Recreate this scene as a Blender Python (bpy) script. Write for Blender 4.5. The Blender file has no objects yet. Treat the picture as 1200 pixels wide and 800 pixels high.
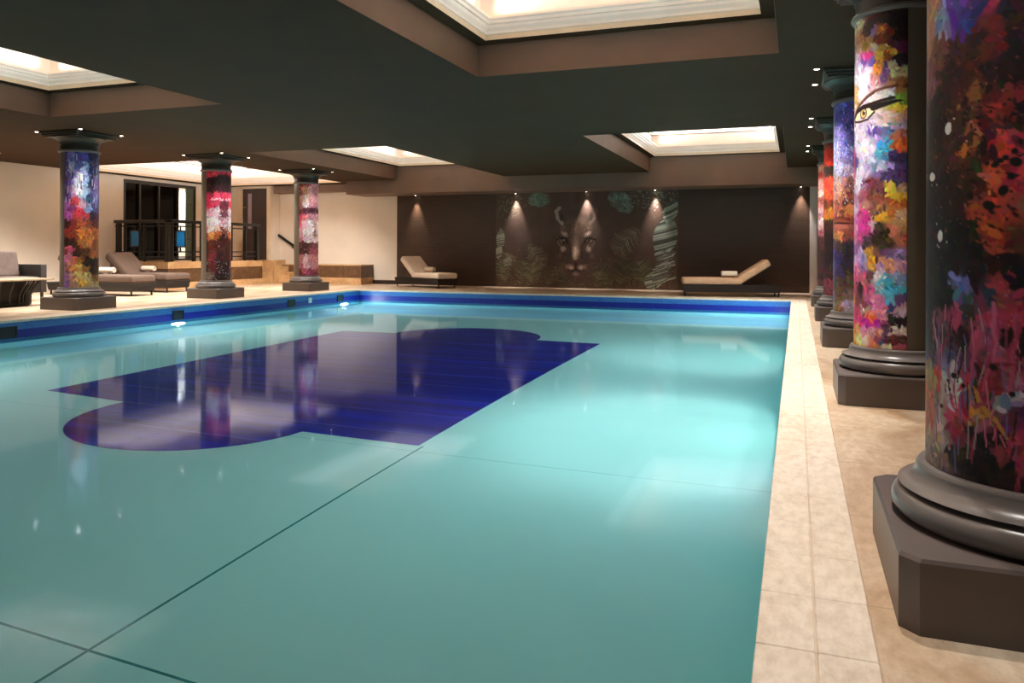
import bpy, bmesh, math, random
import numpy as np
from mathutils import Vector, Matrix, Euler

rnd = random.Random(7)
rng = np.random.default_rng(11)
SC = bpy.context.scene
COL = SC.collection
PI = math.pi
R = math.radians


# ------------------------------------------------------------------ helpers
def lin(c):
    return tuple(((x / 12.92) if x <= 0.04045 else ((x + 0.055) / 1.055) ** 2.4) for x in c)


def hexc(h):
    return tuple(int(h[i:i + 2], 16) / 255 for i in (0, 2, 4))


class NT:
    """tiny node-tree helper"""
    def __init__(self, name):
        self.m = bpy.data.materials.new(name)
        self.m.use_nodes = True
        self.n = self.m.node_tree.nodes
        self.l = self.m.node_tree.links
        self.b = self.n['Principled BSDF']

    def add(self, t, **kw):
        n = self.n.new(t)
        for k, v in kw.items():
            if k in n.inputs.keys():
                n.inputs[k].default_value = v
            else:
                setattr(n, k, v)
        return n

    def link(self, a, ao, b, bi):
        self.l.new(a.outputs[ao], b.inputs[bi])

    def pos(self):
        return self.add('ShaderNodeNewGeometry')

    def ramp(self, stops):
        r = self.add('ShaderNodeValToRGB')
        e = r.color_ramp.elements
        while len(e) < len(stops):
            e.new(0.5)
        for i, (p, c) in enumerate(stops):
            e[i].position = p
            e[i].color = (*lin(c), 1) if len(c) == 3 else c
        return r

    def mixc(self, fac=None, a=None, b=None, mode='MIX'):
        m = self.add('ShaderNodeMix', data_type='RGBA', blend_type=mode)
        for i, v in ((0, fac), (6, a), (7, b)):
            if v is None:
                continue
            if isinstance(v, tuple) and hasattr(v[0], 'outputs'):
                self.l.new(v[0].outputs[v[1]], m.inputs[i])
            elif isinstance(v, tuple):
                m.inputs[i].default_value = (*lin(v), 1)
            else:
                m.inputs[i].default_value = v
        return m

    def math(self, op, a, b=None):
        m = self.add('ShaderNodeMath', operation=op)
        for i, v in ((0, a), (1, b)):
            if v is None:
                continue
            if isinstance(v, tuple):
                self.l.new(v[0].outputs[v[1]], m.inputs[i])
            else:
                m.inputs[i].default_value = v
        return m

    def bump(self, src, out, strength=0.2, dist=0.01):
        b = self.add('ShaderNodeBump', Strength=strength, Distance=dist)
        self.link(src, out, b, 'Height')
        self.link(b, 'Normal', self.b, 'Normal')


def plain(name, col, rough=0.6, var=0.08, scale=6.0, metal=0.0, bump=0.0, spec=0.5, coat=0.0):
    t = NT(name)
    g = t.pos()
    n = t.add('ShaderNodeTexNoise', Scale=scale, Detail=4.0)
    t.link(g, 'Position', n, 'Vector')
    a = tuple(max(0, c * (1 - var)) for c in col)
    b = tuple(min(1, c * (1 + var)) for c in col)
    r = t.ramp([(0.3, a), (0.7, b)])
    t.link(n, 'Fac', r, 'Fac')
    t.link(r, 'Color', t.b, 'Base Color')
    t.b.inputs['Roughness'].default_value = rough
    t.b.inputs['Metallic'].default_value = metal
    t.b.inputs['Specular IOR Level'].default_value = spec
    if coat:
        t.b.inputs['Coat Weight'].default_value = coat
    if bump:
        n2 = t.add('ShaderNodeTexNoise', Scale=scale * 12, Detail=3.0)
        t.link(g, 'Position', n2, 'Vector')
        t.bump(n2, 'Fac', bump, 0.01)
    return t.m


def emit(name, col, strength):
    t = NT(name)
    t.b.inputs['Base Color'].default_value = (0.8, 0.8, 0.8, 1)
    t.b.inputs['Emission Color'].default_value = (*col, 1)
    t.b.inputs['Emission Strength'].default_value = strength
    return t.m


class MB:
    """collects faces, builds ONE mesh object"""
    def __init__(self):
        self.v, self.f, self.mi, self.sm = [], [], [], []

    def _add(self, vs, fs, mi=0, smooth=False, M=None):
        o = len(self.v)
        for p in vs:
            self.v.append(tuple(M @ Vector(p)) if M is not None else tuple(p))
        for f in fs:
            self.f.append([i + o for i in f])
            self.mi.append(mi)
            self.sm.append(smooth)

    def box(self, a, b, mi=0, M=None, bev=0.0, seg=2, smooth=False):
        lo = [min(a[i], b[i]) for i in range(3)]
        hi = [max(a[i], b[i]) for i in range(3)]
        if bev <= 0:
            x0, y0, z0 = lo
            x1, y1, z1 = hi
            vs = [(x0, y0, z0), (x1, y0, z0), (x1, y1, z0), (x0, y1, z0), (x0, y0, z1), (x1, y0, z1), (x1, y1, z1), (x0, y1, z1)]
            fs = [(0, 3, 2, 1), (4, 5, 6, 7), (0, 1, 5, 4), (1, 2, 6, 5), (2, 3, 7, 6), (3, 0, 4, 7)]
            self._add(vs, fs, mi, smooth, M)
            return
        bm = bmesh.new()
        bmesh.ops.create_cube(bm, size=1)
        for v in bm.verts:
            v.co = Vector([(lo[i] + hi[i]) / 2 + v.co[i] * (hi[i] - lo[i]) for i in range(3)])
        bmesh.ops.bevel(bm, geom=bm.edges[:], offset=bev, segments=seg, affect='EDGES', profile=0.5)
        self.bm(bm, mi, smooth or seg > 1, M)

    def bm(self, bm, mi=0, smooth=True, M=None):
        bm.verts.index_update()
        self._add([v.co[:] for v in bm.verts], [[v.index for v in f.verts] for f in bm.faces], mi, smooth, M)
        bm.free()

    def prism(self, pts, z0, z1, mi=0, M=None):
        n = len(pts)
        vs = [(x, y, z0) for x, y in pts] + [(x, y, z1) for x, y in pts]
        fs = [tuple(range(n - 1, -1, -1)), tuple(range(n, 2 * n))] + [(i, (i + 1) % n, n + (i + 1) % n, n + i) for i in range(n)]
        self._add(vs, fs, mi, False, M)

    def lathe(self, prof, n=48, mi=0, smooth=True, M=None, c=(0, 0)):
        vs, fs = [], []
        for r, z in prof:
            for i in range(n):
                a = 2 * PI * i / n
                vs.append((c[0] + r * math.cos(a), c[1] + r * math.sin(a), z))
        for k in range(len(prof) - 1):
            for i in range(n):
                j = (i + 1) % n
                fs.append((k * n + i, k * n + j, (k + 1) * n + j, (k + 1) * n + i))
        fs.append(tuple(range(n - 1, -1, -1)))
        fs.append(tuple((len(prof) - 1) * n + i for i in range(n)))
        self._add(vs, fs, mi, smooth, M)

    def tube(self, pts, r, n=10, mi=0, M=None):
        P = [Vector(p) for p in pts]
        vs, fs = [], []
        for k, p in enumerate(P):
            d = (P[min(k + 1, len(P) - 1)] - P[max(k - 1, 0)]).normalized()
            u = d.cross(Vector((0, 0, 1)))
            if u.length < 1e-3:
                u = Vector((1, 0, 0))
            u.normalize()
            w = d.cross(u)
            for i in range(n):
                a = 2 * PI * i / n
                vs.append(tuple(p + r * (math.cos(a) * u + math.sin(a) * w)))
        for k in range(len(P) - 1):
            for i in range(n):
                j = (i + 1) % n
                fs.append((k * n + i, (k + 1) * n + i, (k + 1) * n + j, k * n + j))
        fs.append(tuple(range(n)))
        fs.append(tuple((len(P) - 1) * n + i for i in range(n - 1, -1, -1)))
        self._add(vs, fs, mi, True, M)

    def quad(self, a, b, c, d, mi=0):
        self._add([a, b, c, d], [(0, 1, 2, 3)], mi)

    def build(self, name, mats, parent=None, loc=None, rotz=0.0):
        me = bpy.data.meshes.new(name)
        me.from_pydata(self.v, [], self.f)
        for m in (mats if isinstance(mats, (list, tuple)) else [mats]):
            me.materials.append(m)
        me.polygons.foreach_set('material_index', self.mi)
        me.polygons.foreach_set('use_smooth', self.sm)
        me.update()
        if any(self.sm):
            try:
                me.set_sharp_from_angle(angle=R(42))
            except Exception:
                pass
        o = bpy.data.objects.new(name, me)
        COL.objects.link(o)
        if parent is not None:
            o.parent = parent
        if loc is not None:
            o.location = loc
        o.rotation_euler.z = rotz
        return o


def tag(o, label, cat, group=None, kind='thing'):
    o['label'] = label
    o['category'] = cat
    o['kind'] = kind
    if group:
        o['group'] = group
    return o


def empty(name, loc, rotz, label, cat, group=None, kind='thing'):
    o = bpy.data.objects.new(name, None)
    o.empty_display_size = 0.1
    COL.objects.link(o)
    o.location = loc
    o.rotation_euler.z = rotz
    return tag(o, label, cat, group, kind)


def copy_tree(o, parent=None):
    c = o.copy()
    COL.objects.link(c)
    if parent is not None:
        c.parent = parent
    for ch in list(o.children):
        copy_tree(ch, c)
    return c


def lamp(name, kind, loc, energy, col=(1, 0.95, 0.88), rot=(0, 0, 0), **kw):
    d = bpy.data.lights.new(name, kind)
    d.energy = energy
    d.color = col
    for k, v in kw.items():
        setattr(d, k, v)
    o = bpy.data.objects.new(name, d)
    COL.objects.link(o)
    o.location = loc
    o.rotation_euler = rot
    return o


# ------------------------------------------------------------------ dimensions
PX0, PX1 = -10.2, -0.096          # pool, left and right edge
PY0, PY1 = -2.0, 16.75            # pool, near and far edge
ZW, ZF = -0.30, -1.03             # water level, pool floor
LX, RX = -16.5, 2.3               # side walls
YN, YB = -4.0, 19.8               # room, near end and back wall
ZC = 2.91                         # ceiling
BEAM_Y, BEAM_Z = 18.75, 2.54      # dropped beam along the back wall
PLX, PLY, PLZ = -14.65, 15.1, 0.67  # raised landing: right face, front face, top

# ------------------------------------------------------------------ materials
M = {}
M['ceil'] = plain('ceiling_paint', (0.225, 0.152, 0.086), 0.85, 0.05, 1.5, spec=0.18)
M['fascia'] = plain('fascia_paint', (0.44, 0.34, 0.28), 0.55, 0.05, 1.5)
M['cove_cream'] = plain('cove_cream', (0.40, 0.295, 0.195), 0.6, 0.02, 2)
M['cornice'] = plain('cornice_white', (0.95, 0.92, 0.89), 0.5, 0.02, 4)
M['cream'] = plain('cream_wall', (0.88, 0.835, 0.775), 0.7, 0.03, 1.2)
M['offwhite'] = plain('offwhite_wall', (0.86, 0.82, 0.78), 0.6, 0.02, 2)
M['trimcream'] = plain('cream_trim', (0.86, 0.79, 0.69), 0.4, 0.02, 3)
M['darkwall'] = plain('dark_wall', (0.24, 0.22, 0.19), 0.6, 0.05, 2)
M['baseboard'] = plain('dark_baseboard', (0.17, 0.11, 0.08), 0.4, 0.1, 6)
M['plinth'] = plain('plinth_grey', (0.37, 0.33, 0.315), 0.38, 0.05, 3)
M['base'] = plain('column_grey', (0.43, 0.40, 0.385), 0.3, 0.04, 4)
M['shaft'] = plain('shaft_grey', (0.40, 0.37, 0.325), 0.35, 0.04, 4)
M['capital'] = plain('capital_grey', (0.20, 0.18, 0.155), 0.42, 0.06, 4, spec=0.3)
M['rail'] = plain('rail_black', (0.06, 0.04, 0.035), 0.35, 0.1, 8)
M['blueglass'] = plain('blue_glass', (0.06, 0.42, 0.66), 0.12, 0.05, 3, coat=0.5)
M['blackglass'] = plain('black_glass', (0.014, 0.010, 0.010), 0.1, 0.2, 2, spec=0.12)
M['doorframe'] = plain('dark_frame', (0.15, 0.13, 0.11), 0.35, 0.1, 6)
M['doorleaf'] = plain('door_leaf', (0.235, 0.195, 0.185), 0.4, 0.05, 4)
M['greenleaf'] = plain('green_leaf', (0.30, 0.36, 0.30), 0.3, 0.05, 4)
M['paleglass'] = plain('pale_glass', (0.62, 0.58, 0.66), 0.15, 0.04, 3)
M['metal'] = plain('brushed_metal', (0.75, 0.73, 0.70), 0.25, 0.04, 20, metal=1.0)
M['wicker'] = plain('wicker', (0.10, 0.062, 0.043), 0.55, 0.25, 60, bump=0.6)
M['leg'] = plain('leg_metal', (0.08, 0.06, 0.05), 0.35, 0.1, 10)
M['cush_tan'] = plain('cushion_tan', (0.76, 0.61, 0.48), 0.85, 0.04, 10, bump=0.15)
M['cush_cream'] = plain('cushion_cream', (0.95, 0.87, 0.78), 0.85, 0.03, 10, bump=0.15)
M['cush_taupe'] = plain('cushion_taupe', (0.40, 0.335, 0.305), 0.85, 0.05, 10, bump=0.15)
M['cush_dark'] = plain('cushion_brown', (0.36, 0.285, 0.24), 0.85, 0.05, 10, bump=0.15)
M['towel'] = plain('towel', (0.90, 0.83, 0.74), 0.95, 0.03, 40, bump=0.5)
M['tabletop'] = plain('table_top', (0.66, 0.58, 0.48), 0.35, 0.05, 5)
M['lens'] = emit('lamp_lens', (1.0, 0.86, 0.70), 30)
M['poollens'] = emit('pool_lamp_lens', (0.75, 0.97, 1.0), 30)
M['trimring'] = plain('lamp_trim', (0.30, 0.28, 0.26), 0.3, 0.05, 10)
M['skimmer'] = plain('skimmer_black', (0.03, 0.035, 0.09), 0.4, 0.1, 10)
M['cap'] = plain('fitting_white', (0.88, 0.92, 0.95), 0.3, 0.02, 10)


def stone(name, cols, joint=None, jcol=(0.6, 0.52, 0.42), tile=(1, 1), rough=0.4, scale=2.0, rib=None, off=0.0):
    t = NT(name)
    g = t.pos()
    mp = t.add('ShaderNodeMapping')
    mp.inputs['Scale'].default_value = (1.6, 0.8, 1)
    t.link(g, 'Position', mp, 'Vector')
    n = t.add('ShaderNodeTexNoise', Scale=scale, Detail=8.0, Roughness=0.62, Distortion=0.9)
    t.link(mp, 'Vector', n, 'Vector')
    r = t.ramp([(0.28, cols[0]), (0.5, cols[1]), (0.72, cols[2])])
    t.link(n, 'Fac', r, 'Fac')
    last = (r, 'Color')
    n3 = t.add('ShaderNodeTexNoise', Scale=scale * 9, Detail=5.0, Roughness=0.7)
    t.link(mp, 'Vector', n3, 'Vector')
    r3 = t.ramp([(0.35, (0.86, 0.83, 0.80)), (0.6, (1, 1, 1))])
    t.link(n3, 'Fac', r3, 'Fac')
    mm = t.mixc(0.7, last, (r3, 'Color'), 'MULTIPLY')
    last = (mm, 2)
    if joint:
        b = t.add('ShaderNodeTexBrick', offset=off)
        b.inputs['Scale'].default_value = 1.0
        b.inputs['Brick Width'].default_value = tile[0]
        b.inputs['Row Height'].default_value = tile[1]
        b.inputs['Mortar Size'].default_value = joint
        b.inputs['Mortar Smooth'].default_value = 0.2
        t.link(g, 'Position', b, 'Vector')
        x = t.mixc((b, 'Fac'), last, jcol)
        last = (x, 2)
    t.link(last[0], last[1], t.b, 'Base Color')
    t.b.inputs['Roughness'].default_value = rough
    if rib:
        w = t.add('ShaderNodeTexWave', Scale=rib, wave_type='BANDS', bands_direction='X')
        t.link(g, 'Position', w, 'Vector')
        t.bump(w, 'Fac', 0.25, 0.004)
    else:
        t.bump(n3, 'Fac', 0.06, 0.01)
    return t.m


M['deck'] = stone('travertine', [(0.66, 0.52, 0.38), (0.82, 0.72, 0.61), (0.89, 0.82, 0.73)], 0.004, (0.66, 0.55, 0.42), (1.2, 0.8), 0.35, 1.7)
M['coping'] = stone('coping_stone', [(0.86, 0.79, 0.71), (0.90, 0.84, 0.77), (0.92, 0.87, 0.81)], None, rough=0.5, scale=1.5)
M['copingrib'] = stone('ribbed_stone', [(0.85, 0.78, 0.70), (0.89, 0.83, 0.76), (0.92, 0.86, 0.80)], None, rough=0.55, scale=1.5, rib=14)
M['grout'] = plain('grout', (0.82, 0.74, 0.65), 0.8, 0.05, 8)
M['stepstone'] = stone('step_stone', [(0.66, 0.50, 0.34), (0.76, 0.60, 0.42), (0.82, 0.68, 0.50)], None, rough=0.45, scale=2.5)
M['granite'] = stone('brown_stone', [(0.28, 0.19, 0.12), (0.37, 0.26, 0.17), (0.46, 0.34, 0.23)], 0.004, (0.24, 0.17, 0.1), (0.9, 5), 0.4, 7.0)


def pool_wall_mat():
    t = NT('pool_mosaic')
    g = t.pos()
    s = t.add('ShaderNodeSeparateXYZ')
    t.link(g, 'Position', s, 'Vector')
    xy = t.math('ADD', (s, 'X'), (s, 'Y'))
    cb = t.add('ShaderNodeCombineXYZ')
    t.link(xy, 0, cb, 'X')
    t.link(s, 'Z', cb, 'Y')
    b = t.add('ShaderNodeTexBrick', offset=0.0)
    b.inputs['Scale'].default_value = 1
    b.inputs['Brick Width'].default_value = 0.035
    b.inputs['Row Height'].default_value = 0.035
    b.inputs['Mortar Size'].default_value = 0.003
    b.inputs['Color1'].default_value = (1, 1, 1, 1)
    b.inputs['Color2'].default_value = (0.55, 0.6, 0.7, 1)
    b.inputs['Mortar'].default_value = (0.75, 0.85, 0.9, 1)
    t.link(cb, 'Vector', b, 'Vector')
    mr = t.add('ShaderNodeMapRange')
    mr.inputs['From Min'].default_value = -1.0
    mr.inputs['From Max'].default_value = 0.0
    t.link(s, 'Z', mr, 'Value')
    r = t.ramp([(0.0, (0.66, 0.90, 0.88)), (0.60, (0.66, 0.90, 0.88)), (0.64, (0.12, 0.37, 0.58)), (0.745, (0.02, 0.07, 0.55)), (0.862, (0.20, 0.42, 0.70))])
    r.color_ramp.interpolation = 'CONSTANT'
    t.link(mr, 'Result', r, 'Fac')
    x = t.mixc(0.75, (r, 'Color'), (b, 'Color'), 'MULTIPLY')
    t.link(x, 2, t.b, 'Base Color')
    t.b.inputs['Roughness'].default_value = 0.35
    return t.m


def pool_floor_mat():
    t = NT('pool_floor_tile')
    g = t.pos()
    s = t.add('ShaderNodeSeparateXYZ')
    t.link(g, 'Position', s, 'Vector')
    n = t.add('ShaderNodeTexNoise', Scale=0.5, Detail=2.0)
    t.link(g, 'Position', n, 'Vector')
    r = t.ramp([(0.3, (0.69, 0.91, 0.86)), (0.7, (0.73, 0.93, 0.885))])
    t.link(n, 'Fac', r, 'Fac')
    last = (r, 'Color')

    def line(axis, at, w, cut=None):
        d = t.math('ABSOLUTE', (t.math('SUBTRACT', (s, axis), at), 0))
        m = t.math('LESS_THAN', (d, 0), w)
        if cut:
            c = t.math('LESS_THAN', (s, cut[0]), cut[1])
            m = t.math('MULTIPLY', (m, 0), (c, 0))
        return m
    m1 = line('X', -2.66, 0.008, ('Y', 5.3))
    m2 = line('Y', 2.33, 0.007)
    m3 = line('Y', 5.16, 0.005)
    mx = t.math('MAXIMUM', (m1, 0), (m2, 0))
    x = t.mixc((mx, 0), last, (0.10, 0.50, 0.48))
    x2 = t.mixc((t.math('MULTIPLY', (m3, 0), 0.5), 0), (x, 2), (0.2, 0.6, 0.58))
    t.link(x2, 2, t.b, 'Base Color')
    t.b.inputs['Roughness'].default_value = 0.5
    return t.m


def motif_mat():
    t = NT('pool_motif_mosaic')
    g = t.pos()
    mp = t.add('ShaderNodeMapping')
    mp.inputs['Scale'].default_value = (0.5, 5.0, 1)
    t.link(g, 'Position', mp, 'Vector')
    n = t.add('ShaderNodeTexNoise', Scale=1.2, Detail=4.0)
    t.link(mp, 'Vector', n, 'Vector')
    r = t.ramp([(0.35, (0.00, 0.05, 0.40)), (0.55, (0.00, 0.09, 0.52)), (0.7, (0.01, 0.13, 0.64))])
    t.link(n, 'Fac', r, 'Fac')
    b = t.add('ShaderNodeTexBrick', offset=0.0)
    b.inputs['Scale'].default_value = 1
    b.inputs['Brick Width'].default_value = 20
    b.inputs['Row Height'].default_value = 0.62
    b.inputs['Mortar Size'].default_value = 0.010
    t.link(g, 'Position', b, 'Vector')
    x = t.mixc((t.math('MULTIPLY', (b, 'Fac'), 0.8), 0), (r, 'Color'), (0.32, 0.36, 0.66))
    t.link(x, 2, t.b, 'Base Color')
    t.b.inputs['Roughness'].default_value = 0.4
    return t.m


def water_mat():
    t = NT('pool_water')
    t.n.remove(t.b)
    out = t.n['Material Output']
    gl = t.add('ShaderNodeBsdfRefraction', IOR=1.33, Roughness=0.0)
    gl.inputs['Color'].default_value = (0.90, 0.99, 1.0, 1)
    gs = t.add('ShaderNodeBsdfGlossy', Roughness=0.06)
    gs.inputs['Color'].default_value = (0.62, 0.74, 1.0, 1)
    fr = t.add('ShaderNodeFresnel', IOR=1.33)
    g = t.pos()
    n = t.add('ShaderNodeTexNoise', Scale=1.3, Detail=2.0)
    t.link(g, 'Position', n, 'Vector')
    b = t.add('ShaderNodeBump', Strength=0.02, Distance=0.05)
    t.link(n, 'Fac', b, 'Height')
    mx = t.add('ShaderNodeMixShader')
    t.link(fr, 0, mx, 0)
    t.l.new(gl.outputs[0], mx.inputs[1])
    t.l.new(gs.outputs[0], mx.inputs[2])
    for k in (gl, gs, fr):
        t.link(b, 'Normal', k, 'Normal')
    t.l.new(mx.outputs[0], out.inputs[0])
    return t.m


def wallpaper_mat():
    t = NT('dark_wallpaper')
    g = t.pos()
    s = t.add('ShaderNodeSeparateXYZ')
    t.link(g, 'Position', s, 'Vector')
    cb = t.add('ShaderNodeCombineXYZ')
    t.link(s, 'X', cb, 'X')
    t.link(s, 'Z', cb, 'Y')
    b = t.add('ShaderNodeTexBrick')
    b.inputs['Scale'].default_value = 1
    b.inputs['Brick Width'].default_value = 0.32
    b.inputs['Row Height'].default_value = 0.045
    b.inputs['Mortar Size'].default_value = 0.005
    b.inputs['Color1'].default_value = (*lin((0.20, 0.122, 0.050)), 1)
    b.inputs['Color2'].default_value = (*lin((0.25, 0.15, 0.068)), 1)
    b.inputs['Mortar'].default_value = (*lin((0.16, 0.10, 0.06)), 1)
    t.link(cb, 'Vector', b, 'Vector')
    t.link(b, 'Color', t.b, 'Base Color')
    t.b.inputs['Roughness'].default_value = 0.45
    t.bump(b, 'Fac', 0.3, 0.004)
    return t.m


def paint_mat(name, rough=0.35, gain=1.0, lines=False):
    t = NT(name)
    a = t.add('ShaderNodeAttribute', attribute_name='paint')
    x = t.mixc(1.0, (a, 'Color'), (1.0, 1.0, 1.0), 'MULTIPLY')
    x.inputs[7].default_value = (gain, gain, gain, 1)
    t.link(x, 2, t.b, 'Base Color')
    t.b.inputs['Roughness'].default_value = rough
    t.b.inputs['Specular IOR Level'].default_value = 0.3
    g = t.pos()
    if lines:
        s = t.add('ShaderNodeSeparateXYZ')
        t.link(g, 'Position', s, 'Vector')
        cb = t.add('ShaderNodeCombineXYZ')
        t.link(s, 'X', cb, 'X')
        t.link(s, 'Z', cb, 'Y')
        b = t.add('ShaderNodeTexBrick')
        b.inputs['Scale'].default_value = 1
        b.inputs['Brick Width'].default_value = 0.32
        b.inputs['Row Height'].default_value = 0.045
        b.inputs['Mortar Size'].default_value = 0.005
        t.link(cb, 'Vector', b, 'Vector')
        t.bump(b, 'Fac', 0.3, 0.004)
    else:
        n = t.add('ShaderNodeTexNoise', Scale=45.0, Detail=4.0)
        t.link(g, 'Position', n, 'Vector')
        t.bump(n, 'Fac', 0.08, 0.004)
    return t.m


M['poolwall'] = pool_wall_mat()
M['poolfloor'] = pool_floor_mat()
M['motif'] = motif_mat()
M['water'] = water_mat()
M['wallpaper'] = wallpaper_mat()
M['paint'] = paint_mat('painted_wrap', 0.55, 1.05)
M['muralpaint'] = paint_mat('mural_print', 0.5, 1.3, lines=True)


# ------------------------------------------------------------------ the setting
def struct(mb, name, mats, label, cat, parent=None):
    o = mb.build(name, mats, parent)
    if parent is None:
        tag(o, label, cat, kind='structure')
    return o


def rects_minus(x0, x1, y0, y1, holes):
    xs = sorted({x0, x1, *[h[0] for h in holes], *[h[1] for h in holes]})
    ys = sorted({y0, y1, *[h[2] for h in holes], *[h[3] for h in holes]})
    xs = [x for x in xs if x0 <= x <= x1]
    ys = [y for y in ys if y0 <= y <= y1]
    for i in range(len(xs) - 1):
        for j in range(len(ys) - 1):
            cx, cy = (xs[i] + xs[i + 1]) / 2, (ys[j] + ys[j + 1]) / 2
            if any(h[0] < cx < h[1] and h[2] < cy < h[3] for h in holes):
                continue
            yield xs[i], xs[i + 1], ys[j], ys[j + 1]


CW = 0.147                                       # one coping tile
hole = (PX0 - 0.33, PX1 + 2 * CW - 0.003, PY0 - 0.33, PY1 + 0.33)
mb = MB()
for a, b, c, d in rects_minus(LX - 0.3, RX + 0.2, YN, YB + 0.3, [hole]):
    mb.box((a, c, -0.25), (b, d, 0))
struct(mb, 'floor', M['deck'], 'pale travertine floor around the pool', 'floor')

# coping: real tiles with open joints on a grout bed
mb = MB()
TL = 0.327
def tiles_y(x0, x1, y0, y1, mi):
    y = y0
    while y < y1 - 0.02:
        e = min(y + TL, y1)
        mb.box((x0 + 0.0015, y + 0.0015, -0.034), (x1 - 0.0015, e - 0.0015, 0.0), mi, bev=0.003, seg=1)
        y += TL
def tiles_x(y0, y1, x0, x1, mi):
    x = x0
    while x < x1 - 0.02:
        e = min(x + TL, x1)
        mb.box((x + 0.0015, y0 + 0.0015, -0.034), (e - 0.0015, y1 - 0.0015, 0.0), mi, bev=0.003, seg=1)
        x += TL
YS = 2.074 - 13 * TL
tiles_y(PX1, PX1 + CW, YS, PY1 + 0.33, 0)
tiles_y(PX1 + CW, PX1 + 2 * CW - 0.003, YS, PY1 + 0.33, 1)
tiles_y(PX0 - 0.33, PX0, YS, PY1 + 0.33, 0)
tiles_x(PY1, PY1 + 0.33, PX0, PX1, 0)
for a, b, c, d in rects_minus(hole[0], hole[1], hole[2], hole[3], [(PX0 - 0.03, PX1 + 0.03, PY0 - 0.03, PY1 + 0.03)]):
    mb.box((a, c, -0.25), (b, d, -0.006), 2)
struct(mb, 'pool_coping', [M['coping'], M['copingrib'], M['grout']], 'cream stone coping tiles around the pool edge', 'pool edge')

mb = MB()
t = 0.004
mb.quad((PX0 - t, PY0, ZF), (PX0 - t, PY1, ZF), (PX0 - t, PY1, -0.03), (PX0 - t, PY0, -0.03))
mb.quad((PX1 + t, PY1, ZF), (PX1 + t, PY0, ZF), (PX1 + t, PY0, -0.03), (PX1 + t, PY1, -0.03))
mb.quad((PX0 - t, PY1 + t, ZF), (PX1 + t, PY1 + t, ZF), (PX1 + t, PY1 + t, -0.03), (PX0 - t, PY1 + t, -0.03))
mb.quad((PX1, PY0, ZF), (PX0, PY0, ZF), (PX0, PY0, -0.03), (PX1, PY0, -0.03))
basin = struct(mb, 'pool_basin', M['poolwall'], 'blue mosaic pool walls with a dark blue band', 'pool')
mb = MB()
mb.box((PX0 - 0.1, PY0 - 0.1, ZF - 0.1), (PX1 + 0.1, PY1 + 0.1, ZF))
mb.build('basin_floor', M['poolfloor'], basin)
# dark blue floor motif: a quadrangle with a round bay at each end
q = [(-2.70, 5.30), (-2.75, 11.33), (-3.78, 11.40)]
cx, cy, r = -5.02, 11.42, 1.24
q += [(cx + r * math.cos(a), cy + r * math.sin(a)) for a in [PI * k / 40 for k in range(0, 41)]]
q += [(-7.23, 11.35), (-7.05, 5.68), (-5.93, 5.58)]
cx, cy, r = -4.84, 5.44, 1.09
q += [(cx + r * math.cos(a), cy + r * math.sin(a)) for a in [PI + 0.02 + (PI - 0.14) * k / 40 for k in range(0, 41)]]
mb = MB()
mb.prism(q, ZF, ZF + 0.006)
mb.build('floor_motif', M['motif'], basin)

mb = MB()
mb.quad((PX0 - 0.003, PY0, ZW), (PX1 + 0.003, PY0, ZW), (PX1 + 0.003, PY1 + 0.003, ZW), (PX0 - 0.003, PY1 + 0.003, ZW))
struct(mb, 'water', M['water'], 'still clear turquoise water filling the pool', 'water')

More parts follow.
